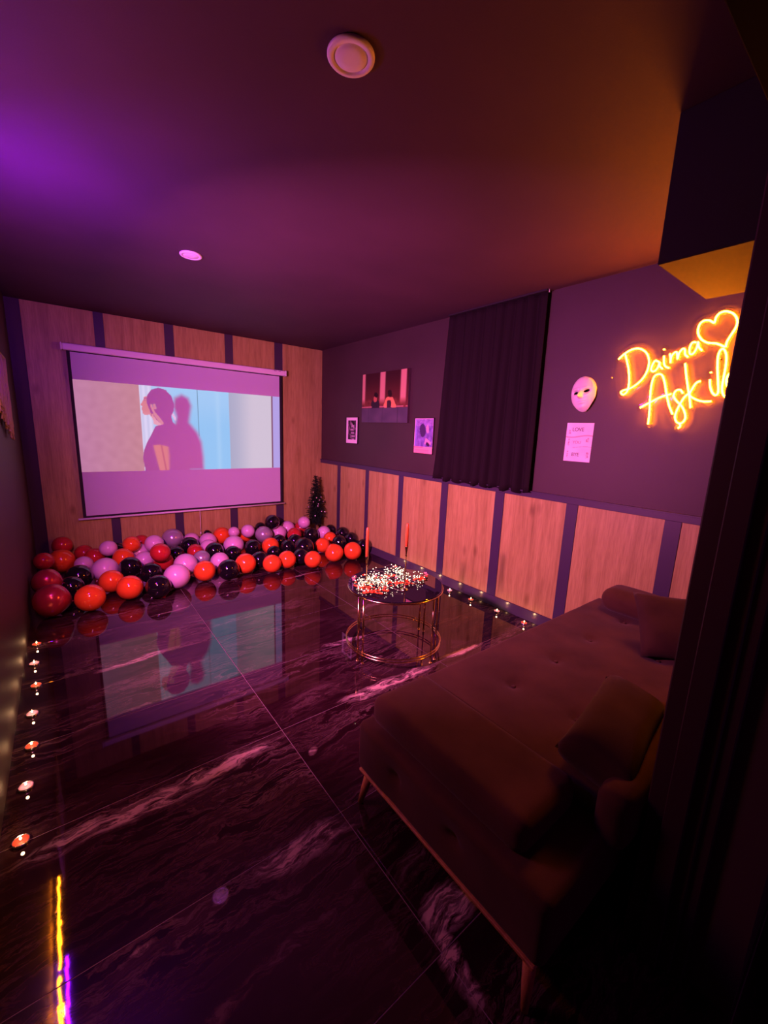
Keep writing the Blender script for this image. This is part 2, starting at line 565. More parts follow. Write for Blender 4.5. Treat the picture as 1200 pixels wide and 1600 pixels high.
# ================================================================== structure
# floor: pale grout bed and polished marble tiles 1.2 x 0.6 m
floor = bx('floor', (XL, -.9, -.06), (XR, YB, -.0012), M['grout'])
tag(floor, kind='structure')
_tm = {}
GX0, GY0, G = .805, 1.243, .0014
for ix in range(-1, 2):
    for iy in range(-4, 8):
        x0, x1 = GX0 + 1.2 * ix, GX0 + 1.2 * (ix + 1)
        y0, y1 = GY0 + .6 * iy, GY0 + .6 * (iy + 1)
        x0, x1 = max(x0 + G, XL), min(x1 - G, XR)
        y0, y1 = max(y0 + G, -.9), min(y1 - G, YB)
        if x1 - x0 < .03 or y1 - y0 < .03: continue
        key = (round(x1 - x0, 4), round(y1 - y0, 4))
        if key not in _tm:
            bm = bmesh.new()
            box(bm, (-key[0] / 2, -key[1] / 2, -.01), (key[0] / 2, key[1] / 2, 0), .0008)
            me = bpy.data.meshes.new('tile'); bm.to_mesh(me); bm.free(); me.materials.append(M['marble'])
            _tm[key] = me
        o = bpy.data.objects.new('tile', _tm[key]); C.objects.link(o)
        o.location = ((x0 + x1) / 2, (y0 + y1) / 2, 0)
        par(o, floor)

ceil = bx('ceiling', (XL - .1, -.9, HC), (XR + .1, YB + .1, HC + .1), M['ceiling'])
tag(ceil, kind='structure')
wall_b = bx('wall_back', (XL - .1, YB, -.06), (XR + .1, YB + .1, HC + .0), M['wall'])
wall_r = bx('wall_right', (XR, -.9, -.06), (XR + .1, YB, HC), M['wall'])
wall_l = bx('wall_left', (XL - .1, -.9, -.06), (XL, YB, HC), M['wall'])
for o in (wall_b, wall_r, wall_l): tag(o, kind='structure')
# beam under the ceiling, above the sofa
beam = bx('trim_1', (1.82, YF, 2.25), (2.39, .722, HC), M['beam'], None, .003)
tag(beam, 'dark plaster beam boxed in under the ceiling above the sofa', kind='structure')

# back wall: oak panels with dark strips between
K = .9627
P_T = .012
xs = [-.206, .384, .474, 1.062, 1.163, 1.751, 1.855, 2.414, 2.536, XR - .001]
for a, b in zip(xs[0::2], xs[1::2]):
    bx('wood_panel', (a, YB - P_T, .0), (b, YB, HC - .004), M['wood'], wall_b, .0015)
for a, b in zip(xs[1:-1:2], xs[2::2]):
    bx('dark_strip', (a + .001, YB - P_T * .5, .0), (b - .001, YB, HC - .004), M['strip'], wall_b)
# right wall wainscot
ys = [YB - P_T, 5.134, 5.055, 4.426, 4.354, 3.741, 3.658, 3.033, 2.94, 2.34, 2.24, 1.649, 1.555, .96, .864, YF]
ZP0, ZP1 = .098, 1.094
for a, b in zip(ys[0::2], ys[1::2]):
    bx('wood_panel', (XR - P_T, b, ZP0), (XR, a, ZP1), M['wood'], wall_r, .0015)
for a, b in zip(ys[1:-1:2], ys[2::2]):
    bx('dark_strip', (XR - P_T - .006, b, ZP0), (XR, a, ZP1), M['strip'], wall_r, .001)
rail = bx('trim_2', (XR - P_T - .006, YF, ZP1), (XR, YB - P_T, 1.148), M['strip'], None, .002)
tag(rail, 'dark rail capping the oak panels along the right wall', kind='structure')
lip = bx('rail_lip', (XR - P_T - .016, YF, 1.140), (XR, YB - P_T, 1.150), M['strip'], rail, .001)
sk = bx('baseboard_right', (XR - .024, YF, 0), (XR, YB - P_T, ZP0), M['skirt'], None, .002)
tag(sk, kind='structure')

# door opening the picture is taken through: partition, jamb and lintel
part = bx('wall_front', (1.36, .05, 0), (XR, YF - .004, HC), M['wall'])
tag(part, kind='structure')
jamb = bx('trim_3', (1.325, .19, 0), (1.36, YF + .004, 2.30), M['frame'], None, .004)
tag(jamb, 'dark painted door jamb close to the camera', kind='structure')
bx('jamb_stop', (1.305, .222, 0), (1.345, .275, 2.30), M['frame'], jamb, .003)
bx('casing', (1.335, .16, 0), (1.43, .20, 2.36), M['frame'], jamb, .004)
lint = bx('trim_4', (XL, .05, 2.30), (1.36, YF, HC), M['lintel'], None, .003)
tag(lint, 'dark lintel over the doorway close to the camera', kind='structure')

# spot housing added out of view, so the pink area light has a fixture
LP = Vector((-.215, 1.90, 1.70)); LD = (Vector((3.0, 3.5, .92)) - LP).normalized()
lamp = empty('added_lamp_housing', (XL, 1.9, 1.70), 'added dark spot lamp housing around the pink light, out of view on the left wall', 'lamp')
bm = bmesh.new(); lathe(bm, [(0, -.075), (.06, -.07), (.074, -.05), (.074, .006), (.069, .006), (.069, -.004), (0, -.004)], 28, (0, 0, 0), False)
ho = build('housing', bm, M['frame'], None, True)
ho.location = LP; ho.rotation_euler = LD.to_track_quat('Z', 'Y').to_euler(); par(ho, lamp)
bx('wall_mount', (XL, 1.84, 1.67), (XL + .04, 1.89, 1.73), M['frame'], lamp, .003)

# ================================================================== ceiling discs
def ceiling_disc(c, r, label, tabbed):
    t = empty('ceiling_disc', (c[0], c[1], HC), label, 'ceiling light', None)
    bm = bmesh.new()
    lathe(bm, [(r * .98, 0), (r, -.002), (r, -.007), (r * .95, -.011), (r * .74, -.012), (r * .72, -.008), (r * .70, -.008)], 40, (c[0], c[1], HC), False)
    if tabbed:
        d = Vector((-.55, .30, 0)).normalized(); n = Vector((-d.y, d.x, 0)); p = Vector((c[0], c[1], HC)) + Vector((-.055, -.008, 0))
        # small torn flap of ceiling sticker by the rim
        q = [Vector((c[0], c[1], HC - .001)) + v for v in (Vector((-.052, .030, 0)), Vector((-.074, .000, 0)), Vector((-.071, -.010, 0)), Vector((-.040, -.050, 0)))]
        lo = [bm.verts.new(v) for v in q]; hi = [bm.verts.new(v - Vector((0, 0, .004))) for v in q]
        bm.faces.new(hi); bm.faces.new(list(reversed(lo)))
        for i in range(4): bm.faces.new((lo[i], lo[(i + 1) % 4], hi[(i + 1) % 4], hi[i]))
    build('rim', bm, M['white'], t, True)
    bm = bmesh.new()
    lathe(bm, [(0, -.0115), (r * .3, -.0115), (r * .66, -.0105), (r * .70, -.007)], 40, (c[0], c[1], HC), False)
    build('cover', bm, M['white'], t, True)
    return t


ceiling_disc((.814, 1.29), .074, 'large round white unlit downlight on the ceiling nearest the camera', True)
ceiling_disc((.815, 3.29), .071, 'small round white unlit downlight on the ceiling toward the screen', False)

# ================================================================== projection screen
SY = 5.58
scr = empty('projection_screen', (1.3, SY, 2.29), 'large pull-down white projection screen on the oak back wall', 'screen')
bm = bmesh.new(); box(bm, (.092, SY - .045, 2.300), (2.530, SY + .030, 2.368), .014, 3)
build('housing', bm, M['white'], scr)
for x in (.092, 2.530):
    s = -1 if x < 1 else 1
    bx('end_cap', (min(x, x + s * .016), SY - .048, 2.297), (max(x, x + s * .016), SY + .033, 2.371), M['white'], scr, .008, 2)
bx('wall_bracket', (.5, SY + .03, 2.31), (.56, YB - .006, 2.36), M['white'], scr)
bx('wall_bracket', (2.08, SY + .03, 2.31), (2.14, YB - P_T, 2.36), M['white'], scr)
# small maker's plate: two dark dashes on the housing end
bx('plate_mark', (2.36, SY - .0465, 2.348), (2.40, SY - .0445, 2.356), M['ink2'], scr)
bx('plate_mark', (2.43, SY - .0465, 2.348), (2.46, SY - .0445, 2.356), M['ink2'], scr)
SX0, SX1, SZ0, SZ1 = .152, 2.455, .546, 2.290
bx('black_border', (SX0 - .030, SY, .528), (SX1 + .035, SY + .002, 2.302), M['black_cloth'], scr)
bx('screen_fabric', (SX0, SY - .0015, SZ0), (SX1, SY, SZ1), M['screen_white'], scr)
bm = bmesh.new(); tube(bm, [(.078, SY, .512), (2.523, SY, .512)], .012, 12)
build('bottom_bar', bm, M['white'], scr, True)
bm = bmesh.new(); tube(bm, [(1.345, SY, .505), (1.347, SY - .004, .36), (1.344, SY, .22)], .0035, 6)
lathe(bm, [(0, -.02), (.008, -.018), (.008, .01), (.003, .016), (0, .016)], 8, (1.344, SY, .205))
build('pull_cord', bm, M['white'], scr, True)

PX0, PX1, PZ0, PZ1 = .151, 2.455, 1.037, 2.017
HEAD = [(.823, 1.83), (.835, 1.91), (.88, 1.975), (.955, 2.004), (1.03, 1.985), (1.09, 1.915), (1.115, 1.82), (1.10, 1.74), (1.075, 1.685), (1.085, 1.62), (1.115, 1.585), (1.03, 1.545), (.95, 1.60), (.91, 1.64), (.875, 1.70), (.845, 1.75)]
FACE = [(.835, 1.90), (.800, 1.885), (.792, 1.855), (.785, 1.84), (.757, 1.795), (.776, 1.782), (.772, 1.765), (.768, 1.745), (.778, 1.725), (.775, 1.70), (.798, 1.682), (.845, 1.69), (.875, 1.645), (.885, 1.58), (.935, 1.565), (1.01, 1.57), (.97, 1.66), (.90, 1.76), (.86, 1.80)]
BODY = [(.90, 1.56), (.95, 1.575), (1.10, 1.59), (1.2, 1.5), (1.25, 1.3), (1.25, 1.03), (.765, 1.03), (.745, 1.18), (.76, 1.27), (.80, 1.37), (.85, 1.46)]
BACK = [(.862, 1.335), (.93, 1.345), (1.03, 1.32), (1.04, 1.2), (1.02, 1.03), (.915, 1.03), (.885, 1.2)]
HEAD2 = [(1.10, 1.80), (1.12, 1.90), (1.20, 1.945), (1.275, 1.91), (1.305, 1.82), (1.285, 1.71), (1.27, 1.62), (1.36, 1.50), (1.405, 1.38), (1.42, 1.2), (1.42, 1.03), (1.0, 1.03), (1.0, 1.5), (1.11, 1.60), (1.13, 1.68)]


def blurpoly(x, y, P, w_):
    d = min(dseg(x, y, P[i - 1], P[i]) for i in range(len(P)))
    s = d if inpoly(x, y, P) else -d
    return sstep(-w_, w_, s)


def film(u, v):
    x = PX0 + (PX1 - PX0) * u; y = PZ0 + (PZ1 - PZ0) * v
    # plaster wall at the left
    n = noise.noise(Vector((x * 14, y * 14, 3))) * 6
    c = mixc((196, 128, 168), (205, 140, 148), u * 3) if u < .27 else (215, 205, 245)
    c = tuple(k + n for k in c) if u < .27 else c
    if .262 <= u:
        if x < .88:   # pale door frame
            t = .5 + .5 * math.sin((x - .76) * 120)
            c = mixc((228, 218, 252), (190, 190, 230), t * .5)
        elif x < 1.757:   # blue field
            c = mixc((150, 202, 250), (166, 208, 252), sstep(1.5, 2.0, y))
            c = mixc(c, (180, 205, 250), sstep(1.2, .95, x))
            c = mixc(c, (190, 222, 255), .35 * math.exp(-((x - 1.62) / .03) ** 2))
            if abs(x - 1.378) < .005 and y > 1.45: c = (95, 130, 160)
        elif x < 2.335:
            c = mixc((176, 176, 205), (214, 200, 220), sstep(1.757, 2.1, x))
        elif x < 2.355: c = (130, 80, 110)
        else: c = (182, 165, 235)
    a = 1.0
    if x > .74:
        s = blurpoly(x, y, HEAD2, .035)
        a *= 1 - s
        if s < .5 and inpoly(x, y, [(1.07, 1.72), (1.14, 1.58), (1.13, 1.66), (1.10, 1.72)]): c = (240, 190, 235); a = 1
        if x < 1.3:
            s = blurpoly(x, y, FACE, .006)
            if s > .5:
                c = mixc((226, 132, 150), (240, 165, 190), sstep(1.75, 1.6, y)); a = 1
                if .795 < x < .815 and 1.845 < y < 1.853: a = .3
                elif dseg(x, y, (.80, 1.868), (.83, 1.875)) < .006: a = .25
            s = max(blurpoly(x, y, HEAD, .008), blurpoly(x, y, BODY, .008))
            if s > .5:
                a = .0
            # ear and strands
            if dseg(x, y, (.90, 1.80), (.905, 1.77)) < .016: c = (230, 140, 160); a = .8
            if dseg(x, y, (.865, 1.80), (.90, 1.70)) < .012 or dseg(x, y, (.90, 1.70), (.97, 1.60)) < .018: c = (230, 142, 165); a = .9
            if dseg(x, y, (.85, 1.82), (.865, 1.68)) < .005: a = 0
            s = blurpoly(x, y, BACK, .012)
            if s > 0:
                c = mixc((228, 128, 140), (206, 100, 130), sstep(.010, .0, abs(x - (.965 - (y - 1.2) * .12)) - .004))
                a = max(a, s * (1 - sstep(1.0, 1.04, x) * .7))
    return (*[max(0, min(255, k)) for k in c], a)


picture('projected_image', (PX0, SY - .0025, PZ0), (PX1 - PX0, 0, 0), (0, 0, PZ1 - PZ0), 330, 140, film, .92, scr)

# ================================================================== curtain on the right wall
cur = empty('curtain', (XR - .05, 2.56, HC), 'long black pleated curtain hanging on the right wall above the oak panels', 'curtain')
bm = bmesh.new()
NY, NZ = 150, 26
ytl, ytr, ybl, ybr = at(703, 497, 0, XR - .05)[1], at(857, 457, 0, XR - .05)[1], at(680, 745, 0, XR - .05)[1], at(827, 762, 0, XR - .05)[1]
zt = HC - .004
G_ = []
for j in range(NZ + 1):
    v = j / NZ
    row = []
    for i in range(NY + 1):
        u = i / NY
        vv = v + 0
        y = (ytl * (1 - v) + ybl * v ** 1) * (1 - u) + (ytr * (1 - v) + ybr * v) * u
        if u < .03: y += .03 * v ** 6
        z = zt - (zt - (1.128 + .012 * math.sin(u * 40))) * v
        ph = 2 * PI * (9.5 * u + .10 * math.sin(u * 9 + v * 1.5) + .05 * math.sin(v * 4 + u * 17))
        amp = .012 + .013 * v + .004 * math.sin(u * 23)
        x = XR - .046 - amp * math.sin(ph) - .004 * math.sin(ph * 2 + 1)
        row.append(bm.verts.new((x, y, z)))
    G_.append(row)
for j in range(NZ):
    for i in range(NY): bm.faces.new((G_[j][i], G_[j][i + 1], G_[j + 1][i + 1], G_[j + 1][i]))
co = build('cloth', bm, M['curtain'], cur, True)
md = co.modifiers.new('thick', 'SOLIDIFY'); md.thickness = .0025
bx('header_track', (XR - .075, ytr, HC - .014), (XR - .010, ytl, HC - .001), M['dark'], cur)
bm = bmesh.new(); tube(bm, [(XR - .05, ytr - .006, HC - .001), (XR - .05, ytr - .008, HC - .016), (XR - .055, ytr - .010, HC - .022)], .004, 6)
build('hook', bm, M['white'], cur, True)

# ================================================================== pictures on the right wall
def wall_rect(tl, tr, br, bl, x):
    P = [at(*p, 0, x) for p in (tl, tr, br, bl)]
    yl = (P[0].y + P[3].y) / 2; yr = (P[1].y + P[2].y) / 2
    zt = (P[0].z + P[1].z) / 2; zb = (P[2].z + P[3].z) / 2
    return yl, yr, zt, zb


def lounge(u, v):   # canvas: two people seen from behind on a dark sofa before tall curtained lights
    y = 1 - v
    c = mixc((50, 22, 24), (84, 40, 32), sstep(0, .55, y))
    for cx, wd in ((.035, .035), (.47, .055), (.90, .055)):
        k = sstep(wd + .02, wd - .015, abs(u - cx)) * sstep(.68, .5, y)
        c = mixc(c, (204, 158, 128), k)
    if y > .5: c = mixc(c, (190, 120, 80), .5 * (noise.noise(Vector((u * 18, y * 14, 1))) * .5 + .45) * sstep(.5, .58, y))
    # man in dark jacket
    if dseg(u, y, (.315, .62), (.325, .75)) < .095: c = (40, 32, 40)
    if dseg(u, y, (.315, .50), (.315, .55)) < .035: c = (180, 110, 80)
    if dseg(u, y, (.325, .43), (.335, .45)) < .042: c = (28, 14, 16)
    # woman in pale blouse
    if dseg(u, y, (.60, .55), (.56, .66)) < .055 or dseg(u, y, (.66, .55), (.72, .68)) < .05: c = (226, 158, 96)
    if dseg(u, y, (.62, .60), (.62, .75)) < .045: c = (60, 40, 44)
    if dseg(u, y, (.625, .40), (.635, .45)) < .042: c = (36, 14, 14)
    # sill and sofa back
    if abs(y - .685) < .012 and not (.24 < u < .40 or .57 < u < .66): c = mixc(c, (205, 150, 135), .8 * (noise.noise(Vector((u * 9, 2, 7))) > -.25))
    if y > .70:
        c = mixc((70, 66, 78), (92, 86, 96), .5 + .5 * noise.noise(Vector((u * 6, y * 6, 5))))
        if abs((u * 3.1) % 1 - .5) < .02: c = mixc(c, (56, 52, 62), .6)
    return c


def flat_frame(name, rect, depth, rim, fn, nu, nv, rim_mat, label, cat, margin=None, mcol=None):
    yl, yr, zt, zb = rect
    t = empty(name, (XR, (yl + yr) / 2, (zt + zb) / 2), label, cat)
    if rim > 0:
        bm = bmesh.new()
        box(bm, (XR - depth, yr, zb), (XR, yl, zb + rim)); box(bm, (XR - depth, yr, zt - rim), (XR, yl, zt))
        box(bm, (XR - depth, yr, zb + rim), (XR, yr + rim, zt - rim)); box(bm, (XR - depth, yl - rim, zb + rim), (XR, yl, zt - rim))
        build('frame', bm, rim_mat, t)
        bx('backing', (XR - depth * .5, yr + rim, zb + rim), (XR - .001, yl - rim, zt - rim), M['dark'], t)
        d = depth * .5 + .0008
    else:
        bx('stretcher_body', (XR - depth, yr, zb), (XR - .0005, yl, zt), rim_mat, t, .002)
        d = depth + .0008
    picture('print', (XR - d, yl - rim, zb + rim), (0, -(yl - yr - 2 * rim), 0), (0, 0, zt - zb - 2 * rim), nu, nv, fn, 0, t)
    return t


M['canvas_edge'] = mat('canvas_edge', (.06, .03, .04), .7)
flat_frame('canvas_picture', wall_rect((566, 586.5), (640, 574.5), (636, 660), (566, 660.5), XR - .03), .03, 0, lounge, 110, 90, M['canvas_edge'],
           'large unframed canvas of two people seen from behind on a sofa', 'picture')


def portrait(u, v):
    y = 1 - v
    if u < .17 or u > .85 or y < .10 or y > .86: return (235, 225, 228)
    n = noise.noise(Vector((u * 7, y * 6, 9)))
    c = (48, 36, 44) if n > -.12 else (120, 100, 112)
    if dseg(u, y, (.55, .25), (.60, .33)) < .10: c = (190, 170, 180)
    if dseg(u, y, (.50, .45), (.62, .75)) < .13: c = mixc((200, 180, 190), (60, 50, 60), .5 + .5 * math.sin(y * 50))
    if dseg(u, y, (.56, .17), (.62, .22)) < .08: c = (26, 18, 24)
    return c


flat_frame('small_framed_photo', wall_rect((540.5, 651.5), (559.5, 651.5), (558, 694), (539.5, 692.5), XR - .016), .016, .008, portrait, 34, 60, M['dark'],
           'small black and white framed photo with pale mount, left of the canvas', 'picture')


def poster2(u, v):
    y = 1 - v
    if y > .80:
        c = (246, 170, 172)
        if .825 < y < .838 and u < .5: c = (150, 80, 105)
        if y > .88 and (int(y * 60) % 2 == 0) and .08 < u < .80: c = (226, 145, 155)
        return c
    if u < .03 or u > .97 or y < .02: return (225, 190, 215)
    n = noise.noise(Vector((u * 8, y * 9, 4))); n2 = noise.noise(Vector((u * 25, y * 25, 6)))
    c = mixc((104, 84, 158), (150, 130, 205), .5 + n * .9 + n2 * .3)
    if u < .12: c = mixc(c, (150, 160, 235), .6)
    if y < .22: c = mixc(c, (205, 170, 215), .3 + n2 * .4)
    if dseg(u, y, (.42, .30), (.45, .38)) < .15: c = (70, 52, 96)
    if dseg(u, y, (.68, .26), (.70, .34)) < .07: c = (205, 165, 190)
    if dseg(u, y, (.60, .70), (.64, .60)) < .035 or dseg(u, y, (.64, .60), (.86, .70)) < .04: c = (236, 170, 190)
    if dseg(u, y, (.70, .72), (.78, .75)) < .05: c = (60, 40, 70)
    return c


flat_frame('tall_framed_print', wall_rect((648, 653), (679, 652.5), (674.5, 711.5), (644.5, 707), XR - .016), .016, .006, poster2, 44, 70, M['dark'],
           'tall framed violet print with pink lower margin, beside the curtain', 'picture')

# love poster under the mask
yl, yr, zt_, zb_ = wall_rect((886, 661), (928, 661), (921.5, 722.5), (880.5, 720), XR - .004)
pos = empty('love_poster', (XR, (yl + yr) / 2, (zt_ + zb_) / 2), 'pale paper poster lettered LOVE YOU BYE, under the mask', 'poster')


def ticket(u, v):
    y = 1 - v
    c = mixc((246, 236, 238), (234, 222, 226), .5 + noise.noise(Vector((u * 3, y * 5, 2))) * .8)
    wv = .345 + .028 * math.sin(u * 5 + .6)
    if abs(y - wv) < .022: c = mixc(c, (176, 132, 140), .8 * (1 - abs(y - wv) / .022))
    if abs(y - .62 - .02 * math.sin(u * 6)) < .008 and .3 < u: c = mixc(c, (214, 180, 186), .7)
    for (cx, cy, w_, h_) in ((.13, .235, .045, .045), (.13, .50, .02, .09), (.82, .43, .05, .05), (.13, .82, .03, .09), (.88, .82, .045, .08)):
        if abs(u - cx) < w_ and abs(y - cy) < h_ and noise.noise(Vector((u * 40, y * 34, cx * 9))) > -.1: c = mixc(c, (170, 128, 140), .75)
    return c


picture('paper', (XR - .003, yl, zb_), (0, -(yl - yr), 0), (0, 0, zt_ - zb_), 60, 84, ticket, 0, pos)
hh = zt_ - zb_
for txt, fy, mt_, k in (('LOVE', .17, 'ink', .105), ('YOU', .50, 'ink2', .085), ('BYE', .82, 'ink', .10)):
    lettering('lettering', txt, hh * k * 1.25, (XR - .0038, (yl * .56 + yr * .44), zt_ - hh * fy), (0, -1, 0), (0, 0, 1), M[mt_], pos)

# ================================================================== mask
mk = empty('face_mask', (XR, at(910, 616, 0, XR - .03)[1], at(910, 616, 0, XR - .03)[2]), 'white theatrical face mask hung on the right wall beside the neon sign', 'mask')
mc_ = mk.location


def mask_height(a, b):
    """a across -1..1, b down(-1)..up(1) in mask units (half height 1)"""
    r2 = (a / .72) ** 2 + b * b
    h = .060 * math.sqrt(max(0, 1 - r2 * .96))
    h += .042 * math.exp(-((a / .085) ** 2)) * sstep(.32, -.10, b) * sstep(-.28, -.14, b)          # nose
    h += .010 * math.exp(-((a / .15) ** 2 + ((b + .15) / .08) ** 2))
    for s in (-1, 1):
        h -= .024 * math.exp(-(((a - s * .30) / .16) ** 2 + ((b - .13) / .11) ** 2))                   # sockets
        h += .012 * math.exp(-(((a - s * .30) / .2) ** 2 + ((b - .30) / .07) ** 2))                    # brows
        h += .006 * math.exp(-(((a - s * .36) / .15) ** 2 + ((b + .12) / .14) ** 2))                   # cheeks
    h += .010 * math.exp(-((a / .19) ** 2 + ((b + .38) / .045) ** 2)) + .009 * math.exp(-((a / .15) ** 2 + ((b + .49) / .05) ** 2))   # lips
    h -= .008 * math.exp(-((a / .2) ** 2 + ((b + .435) / .018) ** 2))
    h += .010 * math.exp(-((a / .2) ** 2 + ((b + .74) / .12) ** 2))
    return h


bm = bmesh.new()
NR, NA = 46, 84
HH = .132
rows = []
for i in range(NR + 1):
    r = i / NR
    row = []
    for k in range(NA):
        th = 2 * PI * k / NA
        b = r * math.sin(th); a = r * math.cos(th) * .72
        a *= (1 + .10 * b) * (1 - .16 * sstep(-.2, -1, b))
        p = Vector((-mask_height(a, b), -a * HH, b * HH))
        row.append((a, b, p))
        if i == 0: break
    rows.append(row)
cv = bm.verts.new(mc_ + rows[0][0][2])
VR = [[cv] * NA] + [[bm.verts.new(mc_ + q[2]) for q in row] for row in rows[1:]]


def eye(a, b):
    return any(((a - s * .31) / .155) ** 2 + ((b - .115 - .10 * (s * a - .31)) / (.075)) ** 2 < 1 for s in (-1, 1))


for i in range(NR):
    for k in range(NA):
        k2 = (k + 1) % NA
        A = rows[i + 1][k]
        if eye(A[0], A[1]): continue
        try:
            if i == 0: bm.faces.new((cv, VR[1][k], VR[1][k2]))
            else: bm.faces.new((VR[i][k], VR[i + 1][k], VR[i + 1][k2], VR[i][k2]))
        except ValueError: pass
mo = build('shell', bm, M['mask'], mk, True)
md = mo.modifiers.new('thick', 'SOLIDIFY'); md.thickness = .0022; md.offset = -1
bx('eye_backing', (mc_.x - .006, mc_.y - .06, mc_.z - .03), (mc_.x - .003, mc_.y + .06, mc_.z + .05), M['dark'], mk)  # thin dark sheet behind the eye openings
mk.rotation_euler = (math.radians(-9), 0, 0)

# ================================================================== neon sign on the right wall
def cp(*pts): return [(940 + x / 5, 460 + y / 5) for x, y in pts]


STROKES = {
    'D': [cp((135, 508), (180, 467), (240, 432), (300, 425), (350, 455), (372, 510), (365, 580), (330, 650), (280, 700), (225, 735), (175, 750), (152, 766), (172, 783), (203, 755), (217, 690), (215, 600), (202, 530), (188, 470))],
    'a': [cp((450, 528), (420, 520), (396, 560), (390, 595), (415, 600), (443, 570), (456, 528), (456, 560), (478, 582))],
    'i': [cp((490, 482), (490, 540), (503, 565), (530, 576)), cp((490, 428), (491, 434))],
    'm': [cp((536, 465), (541, 500), (540, 536), (547, 490), (570, 458), (590, 455), (596, 505), (608, 460), (635, 427), (652, 432), (655, 470), (677, 490))],
    'a2': [cp((742, 376), (712, 378), (690, 420), (692, 465), (718, 462), (745, 420), (757, 372), (762, 412), (786, 440))],
    'heart': [cp((966, 412), (900, 385), (830, 378), (780, 350), (755, 300), (766, 240), (800, 208), (845, 205), (882, 222), (897, 180), (930, 145), (980, 134), (1035, 155), (1062, 205), (1050, 260), (1012, 320), (982, 370), (972, 412))],
    'A': [cp((365, 1015), (375, 930), (380, 830), (390, 720), (410, 650), (440, 625), (475, 632), (495, 690), (510, 780), (530, 870), (556, 936)), cp((303, 886), (380, 845), (460, 805), (546, 778))],
    's': [cp((637, 772), (615, 746), (582, 755), (565, 790), (585, 830), (625, 870), (650, 920), (655, 970), (625, 1006), (587, 996), (576, 950), (595, 895), (625, 840), (652, 800), (682, 775)), cp((598, 1046), (616, 1030), (611, 1010))],
    'k': [cp((655, 540), (662, 620), (675, 720), (688, 800), (696, 886)), cp((775, 678), (742, 692), (712, 735), (690, 785), (730, 817), (790, 836), (858, 836))],
    'i2': [cp((848, 665), (850, 720), (866, 766), (890, 787), (912, 765), (912, 690), (908, 600), (910, 500), (928, 440), (958, 430), (976, 480), (972, 560), (955, 650), (943, 730), (952, 785), (984, 812)), cp((856, 607), (857, 614))],
    'e': [cp((985, 684), (1012, 668), (1028, 640), (1010, 616), (985, 640), (975, 688), (990, 724), (1020, 722), (1046, 700))],
}
NX = XR - .026
sign = empty('neon_sign', (NX, 1.05, 2.0), 'orange glowing neon sign reading Daima Aşk ile with a heart', 'neon sign')
allseg = []
NX_C = Vector((NX, 1.05, 2.0))
NAMES = {'a2': 'a', 'i2': 'i'}
for key, ss in STROKES.items():
    bm = bmesh.new()
    for s in ss:
        P = spline([at(x, y, 0, NX) for x, y in s], 6)
        tube(bm, [p - Vector((.005, 0, 0)) for p in P], .0050, 8)
        allseg += [((p.y, p.z), (q.y, q.z)) for p, q in zip(P, P[1:])]
    o = build('neon_heart' if key == 'heart' else 'neon_letter', bm, M['neon'], None, True, NX_C)
    par(o, sign)


def acrylic_plate(segs, x0, x1, rad, step, name, parent):
    """plate whose outline follows the strokes: marching squares on the distance field"""
    ys_ = [p[0] for s in segs for p in s]; zs = [p[1] for s in segs for p in s]
    y0, y1, z0, z1 = min(ys_) - rad - step * 2, max(ys_) + rad + step * 2, min(zs) - rad - step * 2, max(zs) + rad + step * 2
    ny, nz = int((y1 - y0) / step) + 1, int((z1 - z0) / step) + 1
    D = [[9.] * (nz + 1) for _ in range(ny + 1)]
    for a, b in segs:
        i0 = int((min(a[0], b[0]) - rad * 1.6 - y0) / step); i1 = int((max(a[0], b[0]) + rad * 1.6 - y0) / step) + 1
        j0 = int((min(a[1], b[1]) - rad * 1.6 - z0) / step); j1 = int((max(a[1], b[1]) + rad * 1.6 - z0) / step) + 1
        for i in range(max(0, i0), min(ny, i1) + 1):
            for j in range(max(0, j0), min(nz, j1) + 1):
                d = dseg(y0 + i * step, z0 + j * step, a, b)
                if d < D[i][j]: D[i][j] = d
    bm = bmesh.new()
    cache = {}

    def V(key, y, z):
        if key not in cache: cache[key] = bm.verts.new((x0, y, z))
        return cache[key]

    def corner(i, j): return V((i, j), y0 + i * step, z0 + j * step)

    def edge(i, j, i2, j2):
        a, b = D[i][j], D[i2][j2]
        t = max(.05, min(.95, (rad - a) / (b - a)))
        k = ((i, j), (i2, j2)) if (i, j) < (i2, j2) else ((i2, j2), (i, j))
        return V(k, y0 + (i + (i2 - i) * t) * step, z0 + (j + (j2 - j) * t) * step)
    for i in range(ny):
        for j in range(nz):
            cs = [(i, j), (i + 1, j), (i + 1, j + 1), (i, j + 1)]
            ins = [D[a][b] < rad for a, b in cs]
            if not any(ins): continue
            poly = []
            for q in range(4):
                c0, c1 = cs[q], cs[(q + 1) % 4]
                if ins[q]: poly.append(corner(*c0))
                if ins[q] != ins[(q + 1) % 4]: poly.append(edge(*c0, *c1))
            if len(poly) >= 3:
                try: bm.faces.new(poly)
                except ValueError: pass
    r = bmesh.ops.extrude_face_region(bm, geom=list(bm.faces))
    for v in [g for g in r['geom'] if isinstance(g, bmesh.types.BMVert)]: v.co.x = x1
    bmesh.ops.recalc_face_normals(bm, faces=bm.faces)
    return build(name, bm, M['acrylic'], parent)


acrylic_plate(allseg, NX + .010, NX + .014, .026, .009, 'acrylic_backing', sign)
for (x, y) in ((955, 590), (1012, 660), (1150, 500), (1125, 560)):
    p = at(x, y, 0, NX + .01)
    bm = bmesh.new(); tube(bm, [(NX + .012, p.y, p.z), (XR, p.y, p.z)], .006, 8)
    build('standoff', bm, M['steel'], sign, True)

# ---- second neon on the left wall, just outside the frame, seen mirrored in the floor
LX = XL + .034
s2 = empty('neon_sign', (LX, 2.8, 1.8), 'neon ornament on the left wall, orange lower line and violet upper line', 'neon sign')


